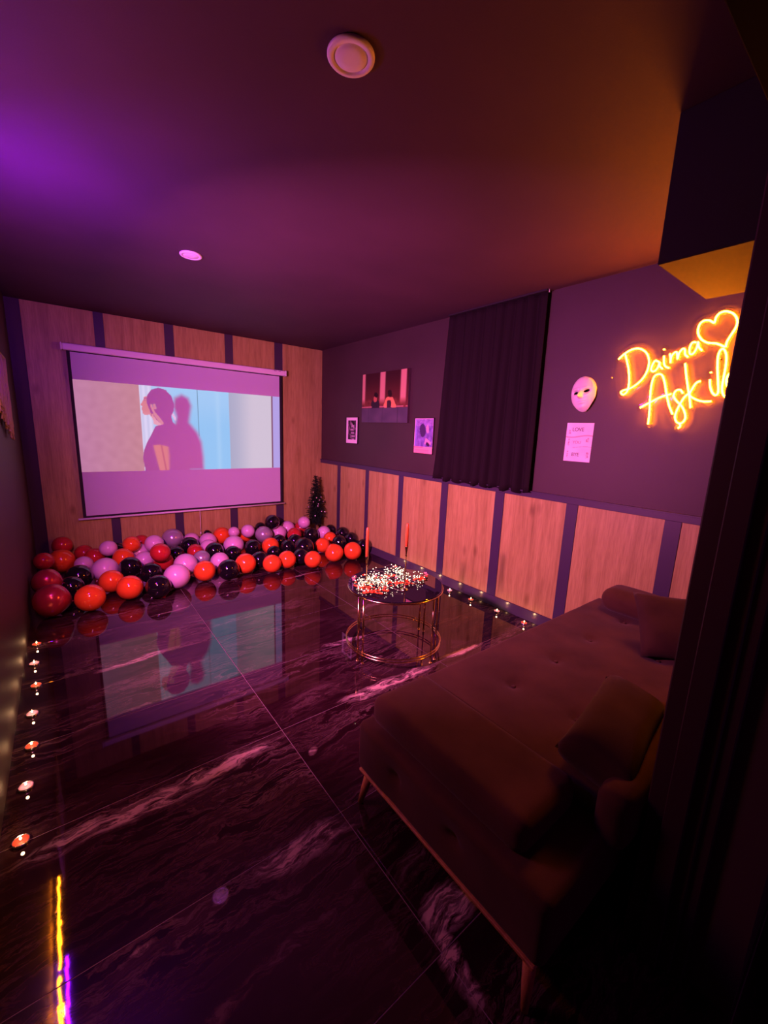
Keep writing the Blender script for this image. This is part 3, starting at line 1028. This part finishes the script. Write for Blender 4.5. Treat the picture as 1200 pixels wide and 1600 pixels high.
def wavy(y0, y1, z0, z1, amp, n, ph=0):
    return spline([(LX + 0.003 * math.sin(i * 2.1), y0 + (y1 - y0) * i / n, z0 + (z1 - z0) * i / n + amp * math.sin(i * 1.7 + ph)) for i in range(n + 1)], 4)


segs2 = []
for y0, y1, z0, z1, amp, n, ph in ((3.22, 2.75, 1.60, 1.62, .022, 12, 0), (2.98, 2.62, 1.68, 1.66, .035, 9, 1), (2.60, 2.05, 1.66, 1.72, .06, 14, 2), (2.55, 2.0, 1.80, 1.84, .05, 12, .4)):
    bm = bmesh.new(); P = wavy(y0, y1, z0, z1, amp, n, ph); tube(bm, P, .0052, 6)
    segs2 += [((p.y, p.z), (q.y, q.z)) for p, q in zip(P, P[1:])]
    build('orange_tube', bm, M['neon'], s2, True)
for y0, y1, z0, z1, amp, n, ph in ((3.04, 2.78, 2.10, 2.14, .03, 7, 0), (2.80, 2.55, 2.12, 2.16, .05, 6, 1), (2.62, 2.15, 2.16, 2.22, .05, 10, 2)):
    bm = bmesh.new(); P = wavy(y0, y1, z0, z1, amp, n, ph); tube(bm, P, .0052, 6)
    segs2 += [((p.y, p.z), (q.y, q.z)) for p, q in zip(P, P[1:])]
    build('violet_tube', bm, M['violet'], s2, True)
for y_ in (3.0, 2.3):
    for z_ in (1.64, 2.14):
        bm = bmesh.new(); tube(bm, [(LX, y_, z_), (XL, y_, z_)], .006, 6); build('standoff', bm, M['steel'], s2, True)

# fringed hanging at the left picture edge, lit warm
fr_ = empty('fringe_hanging', (XL + .02, 4.1, 2.05), 'cream fringed wall hanging at the left edge of the photo', 'wall hanging')
bm = bmesh.new(); tube(bm, [(XL + .03, 3.55, 2.04), (XL + .03, 4.42, 2.04)], .009, 8)
build('rod', bm, M['leg_wood'], fr_, True)
bm = bmesh.new()
rr = random.Random(3)
for i in range(74):
    y = 3.60 + .011 * i + rr.uniform(-.003, .003)
    ln = .36 + .20 * sstep(3.6, 4.3, y) + rr.uniform(-.05, .05)
    P = [(XL + .028 + rr.uniform(-.008, .008), y + rr.uniform(-.01, .01) * k, 2.035 - ln * k / 5) for k in range(6)]
    tube(bm, P, [.0042, .004, .004, .0045, .005, .0075], 5)
build('fringe', bm, M['fringe'], fr_, True)['kind'] = 'stuff'
for y_ in (3.6, 4.36):
    bx('rod_peg', (XL, y_ - .006, 2.034), (XL + .03, y_ + .006, 2.046), M['leg_wood'], fr_)

# ================================================================== sofa
sofa = empty('sofa', (2.0, .82, 0), 'charcoal tufted click-clack sofa with splayed wooden legs facing the screen', 'sofa')
SXa, SXb = .895, 3.12


def soft(q):
    return q + Vector((0, 0, .0025 * noise.noise(q * 9))) + Vector((.002, .002, 0)) * noise.noise(q * 7 + Vector((5, 0, 0)))


TUFTS = [at(x, y, 2, .432) for x, y in ((922, 997), (869, 1029), (803, 1067))]
tufts = [(p.x, p.y) for p in TUFTS] + [(2.85, 1.0), (2.5, .68), (2.05, .68), (1.65, .70)]


def seat_fn(q):
    q = soft(q)
    if q.z > .40:
        for (x, y) in tufts:
            d = math.hypot(q.x - x, q.y - y)
            q.z -= .020 * math.exp(-(d / .028) ** 2) + .008 * math.exp(-(d / .10) ** 2)
    return q


def base_fn(q):
    q = soft(q)
    for (y, z) in ((1.02, .29), (.72, .29)):
        if q.x < 1.1:
            d = math.hypot(q.y - y, q.z - z)
            q.x += .022 * math.exp(-(d / .022) ** 2) + .010 * math.exp(-(d / .08) ** 2)
    return q


bm = bmesh.new(); rbox(bm, (SXa, .38, .165), (SXb, 1.266, .392), .030, 60, base_fn)
build('base', bm, M['sofa'], sofa, True)
bm = bmesh.new(); rbox(bm, (1.268, .40, .380), (SXb, 1.300, .434), .024, 86, seat_fn)
build('seat', bm, M['sofa'], sofa, True)
for (x, y) in tufts:
    bm = bmesh.new(); lathe(bm, [(0, -.002), (.009, -.002), (.011, .001), (.008, .004), (0, .005)], 12, (x, y, .412))
    build('button', bm, M['sofa'], sofa, True)


def arm_fn(q):
    q = soft(q)
    return q


bm = bmesh.new(); rbox(bm, (.945, .50, .375), (1.264, 1.245, .502), .042, 30, arm_fn)
build('armrest', bm, M['sofa'], sofa, True)
# far arm: a bolster against the oak panels
bm = bmesh.new(); rbox(bm, (2.87, .42, .43), (3.125, 1.20, .60), .082, 24, soft)
build('armrest', bm, M['sofa'], sofa, True)
# folded back next to the partition
bm = bmesh.new(); rbox(bm, (1.22, .335, .34), (3.10, .440, .555), .050, 24, soft)
build('backrest', bm, M['sofa'], sofa, True)
bx('wood_rail', (SXa + .004, .40, .152), (SXa + .034, 1.250, .166), M['leg_wood'], sofa, .003)
bx('wood_rail', (SXa + .03, 1.225, .150), (SXb - .02, 1.252, .166), M['leg_wood'], sofa, .003)
for lx, ly, dx, dy in ((.935, 1.215, -.035, .02), (.935, .43, -.035, -.02), (3.06, 1.215, .02, .02), (3.06, .43, .02, -.02)):
    bm = bmesh.new(); tube(bm, [(lx, ly, .152), (lx + dx * .5, ly + dy * .5, .076), (lx + dx, ly + dy, .0)], [.021, .017, .011], 14)
    build('leg', bm, M['leg_wood'], sofa, True)


def cushion(name, c, size, rot, label, group=None):
    """square cushion: thick middle, pinched corners"""
    sx, sy, th = size
    bm = bmesh.new()
    N_ = 22
    top, bot = [], []
    R_ = Matrix.Rotation(rot[2], 3, 'Z') @ Matrix.Rotation(rot[1], 3, 'Y') @ Matrix.Rotation(rot[0], 3, 'X')
    for sgn, store in ((1, top), (-1, bot)):
        for j in range(N_ + 1):
            row = []
            for i in range(N_ + 1):
                u, v = -1 + 2 * i / N_, -1 + 2 * j / N_
                pin = 1 - .10 * (u * u) * (1 - v * v) * 0
                x = u * sx / 2 * (1 - .07 * (1 - abs(u)) * 0 - .08 * (1 - v * v) * abs(u) * 0 + 0) * (1 - .06 * (1 - abs(v) ** 2) * u * u)
                y = v * sy / 2 * (1 - .06 * (1 - abs(u) ** 2) * v * v)
                z = sgn * th / 2 * ((1 - u ** 4) * (1 - v ** 4)) ** .5
                q = R_ @ (Vector((x, y, z)) + Vector((0, 0, .006 * noise.noise(Vector((x * 9, y * 9, sgn))))) * (1 if abs(u) < 1 and abs(v) < 1 else 0)) + Vector(c)
                if sgn == -1 and (i in (0, N_) or j in (0, N_)): row.append(top[j][i])
                else: row.append(bm.verts.new(q))
            store.append(row)
    for sgn, S in ((1, top), (-1, bot)):
        for j in range(N_):
            for i in range(N_):
                f = (S[j][i], S[j][i + 1], S[j + 1][i + 1], S[j + 1][i])
                bm.faces.new(f if sgn == 1 else tuple(reversed(f)))
    o = build(name, bm, M['pillow'], None, True, c)
    return tag(o, label, 'cushion', group)


cushion('cushion', (1.56, .52, .535), (.60, .24, .20), (math.radians(14), 0, math.radians(9)), 'dark cushion slumped on the sofa seat next to the door jamb')
cushion('cushion', (2.66, .66, .575), (.42, .38, .14), (math.radians(48), 0, math.radians(-52)), 'dark square cushion propped in the far corner of the sofa against the bolster')

# ================================================================== round glass table
TC = Vector((1.872, 2.21, 0)); TR_ = .355; TZ = .50
tb = empty('side_table', TC, 'round gold-legged coffee table with a black mirror-glass top', 'table')
bm = bmesh.new(); lathe(bm, [(0, TZ - .010), (TR_ - .006, TZ - .010), (TR_ - .004, TZ - .008), (TR_ - .004, TZ - .002), (TR_ - .006, TZ), (0, TZ)], 72, TC)
build('glass_top', bm, M['glass_black'], tb, False)
bm = bmesh.new(); lathe(bm, [(TR_ - .010, TZ - .022), (TR_, TZ - .022), (TR_, TZ - .0115), (TR_ - .010, TZ - .0115), (TR_ - .010, TZ - .022)], 72, TC, False)
build('top_rim', bm, M['gold'], tb, True)
for rz in (.065, .085):
    bm = bmesh.new(); tube(bm, [TC + Vector((TR_ * math.cos(a * PI / 36), TR_ * math.sin(a * PI / 36), rz)) for a in range(72)], .005, 8, True)
    build('base_ring', bm, M['gold'], tb, True)
for a in (185, 193, 281, 290, 5, 13, 95, 103):
    r = math.radians(a)
    p = TC + Vector(((TR_ - .006) * math.cos(r), (TR_ - .006) * math.sin(r), 0))
    bm = bmesh.new(); tube(bm, [p, p + Vector((0, 0, TZ - .022))], .0075, 10)
    lathe(bm, [(0, 0), (.012, 0), (.012, .004), (.0075, .006)], 12, p, False)
    build('leg', bm, M['gold'], tb, True)


def candlestick(px, py, top_px, label, h_c):
    b = at(px, py, 2, TZ)
    t = empty('candlestick', b, label, 'candlestick')
    H = at(px, top_px, 0, b.x)[2] - TZ
    bm = bmesh.new(); lathe(bm, [(0, 0), (.026, 0), (.027, .003), (.010, .007), (.0045, .012), (.004, H - h_c - .075), (.0075, H - h_c - .070), (.0045, H - h_c - .062), (.012, H - h_c - .005), (.0125, H - h_c), (0, H - h_c)], 20, b)
    build('stem', bm, M['gold'], t, True)
    bm = bmesh.new(); lathe(bm, [(0, H - h_c), (.0115, H - h_c), (.0105, H - .03), (.0085, H - .008), (.004, H), (0, H)], 18, b)
    build('taper', bm, M['candle'], t, True)
    bm = bmesh.new(); tube(bm, [b + Vector((0, 0, H - .001)), b + Vector((.001, 0, H + .009))], .001, 5)
    build('wick', bm, M['dark'], t)


candlestick(572, 911, 823, 'gold candlestick with unlit orange-red taper, left one on the glass table', .215)
candlestick(632, 921, 816, 'gold candlestick with unlit orange-red taper, right one on the glass table', .165)

# fairy lights and petals heaped on the table
rr = random.Random(11)
fl = empty('fairy_lights', TC + Vector((-.05, .03, TZ)), 'tangled heap of warm white fairy lights on the glass table', 'fairy lights')
pts = []
me = bpy.data.meshes.new('bulb'); bm = bmesh.new(); bmesh.ops.create_icosphere(bm, subdivisions=1, radius=.0032); bm.to_mesh(me); bm.free(); me.materials.append(M['bulb'])
# heap centre lines come from where the lights lie on the top
HEAP = [(590, 908, 15, 9, 95), (567, 912, 12, 9, 40), (630, 902, 18, 8, 60), (615, 893, 18, 5, 35), (650, 908, 14, 6, 18), (600, 922, 22, 6, 16), (562, 925, 9, 6, 10)]
for cx, cy, sx_, sy_, n in HEAP:
    for i in range(n):
        p = at(cx + rr.gauss(0, sx_ * .62), cy + rr.gauss(0, sy_ * .62), 2, TZ)
        d = (p - TC); d.z = 0
        if d.length > TR_ - .02: continue
        pts.append(Vector((p.x, p.y, TZ + .006 + abs(rr.gauss(0, .016)))))
for p in pts:
    o = bpy.data.objects.new('bulb', me); C.objects.link(o); o.location = p; par(o, fl)
bm = bmesh.new()
chain = sorted(pts, key=lambda p: (round(p.x * 9), p.y))
W_ = []
for p in chain[::2]: W_.append(p + Vector((rr.uniform(-.01, .01), rr.uniform(-.01, .01), -.002)))
tube(bm, spline(W_, 3), .0009, 4)
build('wire', bm, M['wire'], fl, True)


def petals(name, n, mats, label, spots, size):
    bm = bmesh.new()
    for i in range(n):
        cx, cy, sx_, sy_ = spots[i % len(spots)]
        for _ in range(9):
            p = at(cx + rr.gauss(0, sx_), cy + rr.gauss(0, sy_), 2, TZ)
            d = p - TC; d.z = 0
            if d.length < TR_ - .03: break
        else: continue
        s = size * rr.uniform(.7, 1.25); a = rr.uniform(0, 2 * PI); cu_ = rr.uniform(.2, .6)
        R_ = Matrix.Rotation(a, 3, 'Z') @ Matrix.Rotation(rr.uniform(-.4, .4), 3, 'X')
        g = []
        for j in range(4):
            row = []
            for k in range(4):
                u, v = -1 + 2 * j / 3, -1 + 2 * k / 3
                q = Vector((u * s * (1 - .35 * v * v) , v * s * .8, cu_ * s * (u * u + v * v) * .6 + .003 + .004))
                q = R_ @ q
                row.append(bm.verts.new(Vector((p.x, p.y, TZ + .006 + rr.uniform(0, .0))) + Vector((q.x, q.y, max(-.004, q.z)))))
            g.append(row)
        for j in range(3):
            for k in range(3): bm.faces.new((g[j][k], g[j + 1][k], g[j + 1][k + 1], g[j][k + 1]))
    o = build(name, bm, mats, None, True, TC + Vector((0, 0, TZ)))
    return tag(o, label, 'petals', None, 'stuff')


petals('rose_petals', 80, M['petal'], 'scattered red rose petals around the fairy lights on the glass table',
       [(585, 925, 11, 3), (620, 916, 13, 4), (655, 907, 7, 2), (565, 920, 8, 4), (600, 908, 18, 6), (640, 912, 12, 3), (580, 929, 8, 1.5)], .014)
petals('pink_petals', 26, M['petal2'], 'few pale pink petals at the edges of the heap on the glass table',
       [(552, 908, 2.5, 3), (557, 922, 3, 3), (573, 926, 3, 3), (665, 900, 4, 2), (606, 900, 12, 3), (572, 932, 2, 1)], .011)

# ================================================================== tea lights
def tealight(x, y, wax, label, lit):
    c = Vector((x, y, 0))
    t = empty('tealight', c, label, 'candle', 'tealights along the %s wall' % ('left' if x < 1 else 'right'))
    bm = bmesh.new(); lathe(bm, [(0, 0), (.0255, 0), (.026, .001), (.0265, .0125), (.0258, .0125), (.0253, .006), (0, .006)], 24, c, False)
    build('cup', bm, M['cup'], t, True)
    bm = bmesh.new(); lathe(bm, [(.0251, .007), (.0252, .0108), (.022, .0116), (.008, .0106), (0, .0104)], 24, c, False)
    build('wax', bm, wax, t, True)
    bm = bmesh.new(); tube(bm, [c + Vector((0, 0, .011)), c + Vector((.0006, .0003, .018))], .0007, 5)
    build('wick', bm, M['dark'], t)
    bm = bmesh.new(); lathe(bm, [(0, .0135), (.0032, .016), (.0044, .0195), (.0036, .024), (.0016, .029), (0, .033)], 10, c)
    build('flame', bm, M['flame'], t, True)
    l = light('flame_glow', 'POINT', c + Vector((0, 0, .05)), .16, (1, .50, .22), .006)
    par(l, t)


order = ['nearest the camera', 'second from the camera', 'third from the camera', 'fourth from the camera', 'fifth from the camera', 'sixth from the camera', 'farthest from the camera, by the balloons']
lx_ = [(-.256, 1.845), (-.255, 2.148), (-.247, 2.433), (-.256, 2.727), (-.250, 3.033), (-.269, 3.336), (-.266, 3.636)]
lw = ['r', 'l', 'r', 'l', 'r', 'l', 'r']
for (x, y), w_, od in zip(lx_, lw, order):
    tealight(x, y, M['wax_red'] if w_ == 'r' else M['wax_lilac'], '%s tealight by the left wall, %s' % ('red' if w_ == 'r' else 'lilac', od), True)
ry_ = [1.851, 2.14, 2.452, 2.735, 3.03, 3.33, 3.63]
od2 = ['beside the sofa, closest to the camera', 'second from the sofa', 'third from the sofa', 'fourth from the sofa, just right of the table', 'fifth from the sofa, behind the table', 'sixth from the sofa, behind the table', 'farthest from the sofa, behind the table']
for y, w_, od in zip(ry_, ['r', 'l', 'r', 'l', 'r', 'l', 'r'], od2):
    tealight(3.058, y, M['wax_red'] if w_ == 'r' else M['wax_lilac'], '%s tealight by the right wall, %s' % ('red' if w_ == 'r' else 'lilac', od), True)

# ================================================================== balloons
# colour index, row, pear shape, x, y, z, radius
BALL = [
    (1, 1, 1, -0.171, 4.140, 0.138, 0.138), (1, 2, 1, -0.199, 4.402, 0.219, 0.116), (0, 1, 0, 0.080, 4.099, 0.117, 0.117),
    (0, 3, 0, -0.107, 5.356, 0.128, 0.126), (1, 3, 0, -0.234, 4.985, 0.246, 0.087), (2, 2, 0, 0.024, 4.716, 0.122, 0.120),
    (2, 1, 0, -0.041, 4.499, 0.103, 0.103), (1, 4, 0, -0.090, 5.546, 0.248, 0.099), (3, 3, 0, 0.077, 5.212, 0.095, 0.091),
    (1, 4, 0, 0.096, 5.548, 0.129, 0.097), (1, 4, 0, 0.185, 5.370, 0.119, 0.102), (3, 2, 0, 0.240, 4.831, 0.123, 0.123),
    (3, 4, 0, 0.308, 5.267, 0.224, 0.090), (2, 4, 0, 0.406, 5.514, 0.109, 0.109), (0, 3, 0, 0.427, 5.120, 0.139, 0.109),
    (0, 2, 0, 0.264, 4.470, 0.110, 0.110), (0, 1, 0, 0.381, 4.200, 0.113, 0.113), (2, 2, 0, 0.450, 4.734, 0.141, 0.108),
    (2, 2, 0, 0.604, 4.543, 0.108, 0.108), (2, 1, 0, 0.596, 4.100, 0.111, 0.111), (3, 4, 0, 0.617, 5.373, 0.107, 0.104),
    (3, 3, 0, 0.612, 5.033, 0.106, 0.098), (0, 4, 0, 0.529, 5.260, 0.243, 0.093), (1, 4, 0, 0.660, 5.552, 0.179, 0.093),
    (3, 4, 0, 0.753, 5.261, 0.219, 0.104), (1, 3, 0, 0.728, 4.736, 0.252, 0.102), (1, 3, 0, 0.775, 4.874, 0.105, 0.105),
    (4, 4, 1, 0.996, 5.517, 0.190, 0.128), (2, 4, 0, 1.147, 5.340, 0.120, 0.113), (2, 3, 0, 0.950, 5.122, 0.099, 0.099),
    (3, 2, 0, 0.938, 4.592, 0.123, 0.123), (3, 1, 0, 0.786, 4.260, 0.125, 0.125), (0, 1, 0, 1.062, 4.322, 0.111, 0.111),
    (1, 3, 0, 1.152, 5.083, 0.107, 0.095), (4, 2, 0, 1.153, 4.799, 0.098, 0.098), (3, 4, 0, 1.217, 5.543, 0.130, 0.102),
    (3, 4, 0, 1.386, 5.413, 0.127, 0.111), (3, 4, 0, 1.328, 5.179, 0.106, 0.106), (2, 3, 0, 1.339, 4.963, 0.118, 0.110),
    (3, 2, 0, 1.291, 4.586, 0.104, 0.103), (2, 1, 0, 1.273, 4.227, 0.114, 0.113), (0, 4, 0, 1.596, 5.529, 0.151, 0.116),
    (3, 3, 0, 1.599, 5.057, 0.128, 0.128), (2, 3, 0, 1.511, 4.829, 0.096, 0.097), (0, 1, 0, 1.488, 4.324, 0.117, 0.116),
    (0, 4, 0, 1.901, 5.541, 0.105, 0.104), (3, 4, 0, 1.709, 5.389, 0.213, 0.074), (3, 4, 0, 1.893, 5.373, 0.208, 0.093),
    (2, 3, 0, 1.792, 4.932, 0.105, 0.102), (2, 2, 0, 1.682, 4.418, 0.100, 0.100), (4, 4, 1, 2.073, 5.271, 0.160, 0.120),
    (0, 3, 0, 1.998, 4.863, 0.112, 0.112), (0, 1, 0, 1.742, 4.205, 0.105, 0.105), (3, 4, 0, 2.344, 5.410, 0.117, 0.117),
    (2, 4, 0, 2.231, 5.360, 0.302, 0.105), (3, 4, 0, 2.539, 5.533, 0.143, 0.112), (2, 3, 0, 2.212, 5.085, 0.094, 0.094),
    (2, 2, 0, 1.960, 4.667, 0.085, 0.085), (0, 1, 0, 1.947, 4.255, 0.107, 0.106), (2, 2, 0, 2.188, 4.756, 0.097, 0.097),
    (1, 4, 0, 2.511, 5.240, 0.108, 0.108), (1, 4, 0, 2.760, 5.539, 0.118, 0.106), (2, 3, 0, 2.375, 4.942, 0.102, 0.102),
    (2, 2, 0, 2.308, 4.542, 0.128, 0.128), (2, 1, 0, 2.144, 4.304, 0.098, 0.098), (2, 3, 0, 2.692, 5.083, 0.119, 0.117),
    (0, 1, 0, 2.199, 4.111, 0.106, 0.103), (0, 2, 0, 2.605, 4.600, 0.101, 0.101), (0, 3, 0, 2.868, 4.852, 0.098, 0.098),
    (3, 4, 0, 2.911, 5.102, 0.123, 0.102), (0, 1, 1, 2.537, 4.193, 0.117, 0.118), (0, 1, 0, 2.773, 4.138, 0.116, 0.116),
    (2, 2, 0, 2.858, 4.589, 0.104, 0.104), (2, 3, 0, 3.060, 4.827, 0.151, 0.100), (2, 2, 0, 3.063, 4.612, 0.123, 0.097),
    (2, 1, 0, 3.057, 4.287, 0.102, 0.102), (3, 4, 0, 2.734, 5.382, 0.238, 0.094), (2, 4, 0, 3.074, 5.194, 0.124, 0.086),
    (2, 4, 0, 2.141, 5.565, 0.189, 0.080), (2, 4, 0, 1.425, 5.590, 0.190, 0.046),
]
prof = []
for i in range(19):
    th = PI * i / 18
    z = math.cos(th); r = math.sin(th)
    prof.append((r * (1 - .05 * z * (z < 0) * -1 - (.10 * max(0, -z) ** 2)), z if z > 0 else z * 1.0))
BMESH = {}


def balloon_mesh(col, pear):
    k = (col, pear)
    if k in BMESH: return BMESH[k]
    bm = bmesh.new()
    P = []
    for i in range(21):
        th = PI * i / 20
        z, r = math.cos(th), math.sin(th)
        if z < 0:
            q = -z
            if pear: r = r * (1 - .30 * q ** 2); z = z * 1.0
            else: r = r * (1 - .12 * q ** 2)
        P.append((max(r, 0) * .985, z * .985))
    P = P[:-1] + [(.035, -.985), (.02, -1.0)]
    lathe(bm, P, 32, (0, 0, 0), True)
    me = bpy.data.meshes.new('balloon_skin'); bm.normal_update(); bmesh.ops.recalc_face_normals(bm, faces=bm.faces); bm.to_mesh(me); bm.free()
    for p in me.polygons: p.use_smooth = True
    me.materials.append(BM[col])
    BMESH[k] = me
    kb = bmesh.new()
    lathe(kb, [(.018, -.985), (.030, -1.000), (.022, -1.015), (.045, -1.055), (.030, -1.056), (0, -1.03)], 12, (0, 0, 0), False)
    km = bpy.data.meshes.new('knot'); kb.to_mesh(km); kb.free(); km.materials.append(BM[col])
    BMESH[(col, pear, 'k')] = km
    return me


CN = {'o': 'orange', 'r': 'red', 'k': 'black', 'l': 'lilac', 'g': 'silver grey', 'R': 'pearly red'}
ORD = ['leftmost', 'second', 'third', 'fourth', 'fifth', 'sixth', 'seventh', 'eighth', 'ninth', 'tenth', 'eleventh', 'twelfth', 'thirteenth', 'fourteenth', 'fifteenth', 'sixteenth']
ROWN = {'F': 'front row', '2': 'second row', '3': 'middle', '4': 'rearmost row'}
bl = []
for ci, ri, pear, x, y, z, R_ in BALL:
    col = ['o', 'r', 'k', 'l', 'g'][ci]
    if col == 'r' and pear: col = 'R'
    bl.append([col, ['', 'F', '2', '3', '4'][ri], bool(pear), Vector((x, y, z)), R_])


def scr_x(p):
    d = p - CAM
    return d.dot(RT) / d.dot(FW)


rb = random.Random(5)
for b in bl:
    col, row, pear, p, R_ = b
    same = sorted([q for q in bl if q[0] == col and q[1] == row], key=lambda q: scr_x(q[3]))
    i = [q is b for q in same].index(True)
    where = ROWN[row]
    if len(same) == 1: lab = 'only %s balloon in the %s of the balloon pile' % (CN[col], where)
    elif i == len(same) - 1: lab = 'rightmost %s balloon in the %s of the balloon pile' % (CN[col], where)
    elif i == 0: lab = 'leftmost %s balloon in the %s of the balloon pile' % (CN[col], where)
    else: lab = '%s %s balloon from the left in the %s of the balloon pile' % (ORD[i], CN[col], where)
    me = balloon_mesh(col, pear)
    o = bpy.data.objects.new('balloon', me); C.objects.link(o)
    o.location = p
    o.scale = (R_ * .985,) * 3
    ax = Vector((rb.uniform(-.7, .7), rb.uniform(-.9, .1), rb.uniform(.1, 1))) if not (pear and col == 'R') else Vector((-.75, -.12, .25))
    if col == 'g': ax = Vector((.1, -.1, 1))
    if row == 'F' and not pear: ax = Vector((rb.uniform(-.4, .4), -.8, rb.uniform(.2, .8)))
    if pear and col == 'o': ax = Vector((.25, -.05, -.6))
    o.rotation_euler = ax.normalized().to_track_quat('Z', 'Y').to_euler()
    tag(o, lab, 'balloon', 'balloons heaped below the screen')
    kn = bpy.data.objects.new('knot', BMESH[(col, pear, 'k')]); C.objects.link(kn); kn.parent = o

# ================================================================== little fir tree in the corner
tc = Vector((2.95, 5.43, 0))
tree = empty('fir_tree', tc, 'slim dark artificial fir tree with silver baubles in the back right corner', 'tree')
bm = bmesh.new(); tube(bm, [tc + Vector((0, 0, .0)), tc + Vector((0, 0, .80))], [.014, .004], 8)
lathe(bm, [(0, 0), (.07, 0), (.07, .01), (.02, .03), (0, .03)], 16, tc)
build('trunk', bm, M['bark'], tree, True)
bm = bmesh.new()
rt = random.Random(2)
HT = .93
z = .22
while z < HT - .02:
    f = (HT - z) / (HT - .27)
    n = int(9 + 11 * f)
    for k in range(n):
        a = 2 * PI * (k + rt.random()) / n
        L_ = (.025 + .15 * f ** .9) * rt.uniform(.7, 1.1)
        if z < .33: L_ = min(L_, .095)
        d = Vector((math.cos(a), math.sin(a), -.15 + .55 * (1 - f)))
        p0 = tc + Vector((0, 0, z + rt.uniform(-.01, .01)))
        m_ = max(4, int(L_ / .010))
        for s in range(m_):
            p = p0 + d * (L_ * s / m_) + Vector((0, 0, -.10 * (L_ * s / m_) ** 2 * 8))
            for q in range(6):
                nd = (d.normalized() * .6 + Vector((rt.uniform(-1, 1), rt.uniform(-1, 1), rt.uniform(-.8, .9)))).normalized()
                ln = rt.uniform(.014, .026)
                sd = nd.orthogonal().normalized() * .0026
                bm.faces.new([bm.verts.new(v) for v in (p - sd, p + sd, p + nd * ln)])
    z += .026
p0 = tc + Vector((0, 0, HT - .02))
for q in range(46):
    nd = Vector((rt.uniform(-.6, .6), rt.uniform(-.6, .6), 1)).normalized(); p = p0 + Vector((0, 0, rt.uniform(-.07, .03)))
    sd = nd.orthogonal().normalized() * .0018
    bm.faces.new([bm.verts.new(v) for v in (p - sd, p + sd, p + nd * .028)])
build('foliage', bm, M['needle'], tree)['kind'] = 'stuff'
mb = bpy.data.meshes.new('bauble'); bm = bmesh.new(); bmesh.ops.create_uvsphere(bm, u_segments=14, v_segments=10, radius=.011)
lathe(bm, [(.003, .010), (.003, .014), (0, .014)], 6, (0, 0, 0), False)
bm.to_mesh(mb); bm.free(); mb.materials.append(M['bauble'])
for p in mb.polygons: p.use_smooth = True
for (a, zz) in ((215, .70), (250, .62), (300, .625), (275, .585), (262, .53), (225, .56), (190, .48), (280, .42), (240, .36), (310, .40), (258, .50), (330, .55)):
    f = (HT - zz) / (HT - .27)
    o = bpy.data.objects.new('bauble', mb); C.objects.link(o)
    r = (.02 + .16 * f)
    o.location = tc + Vector((r * math.cos(math.radians(a)), r * math.sin(math.radians(a)), zz - .02))
    par(o, tree)
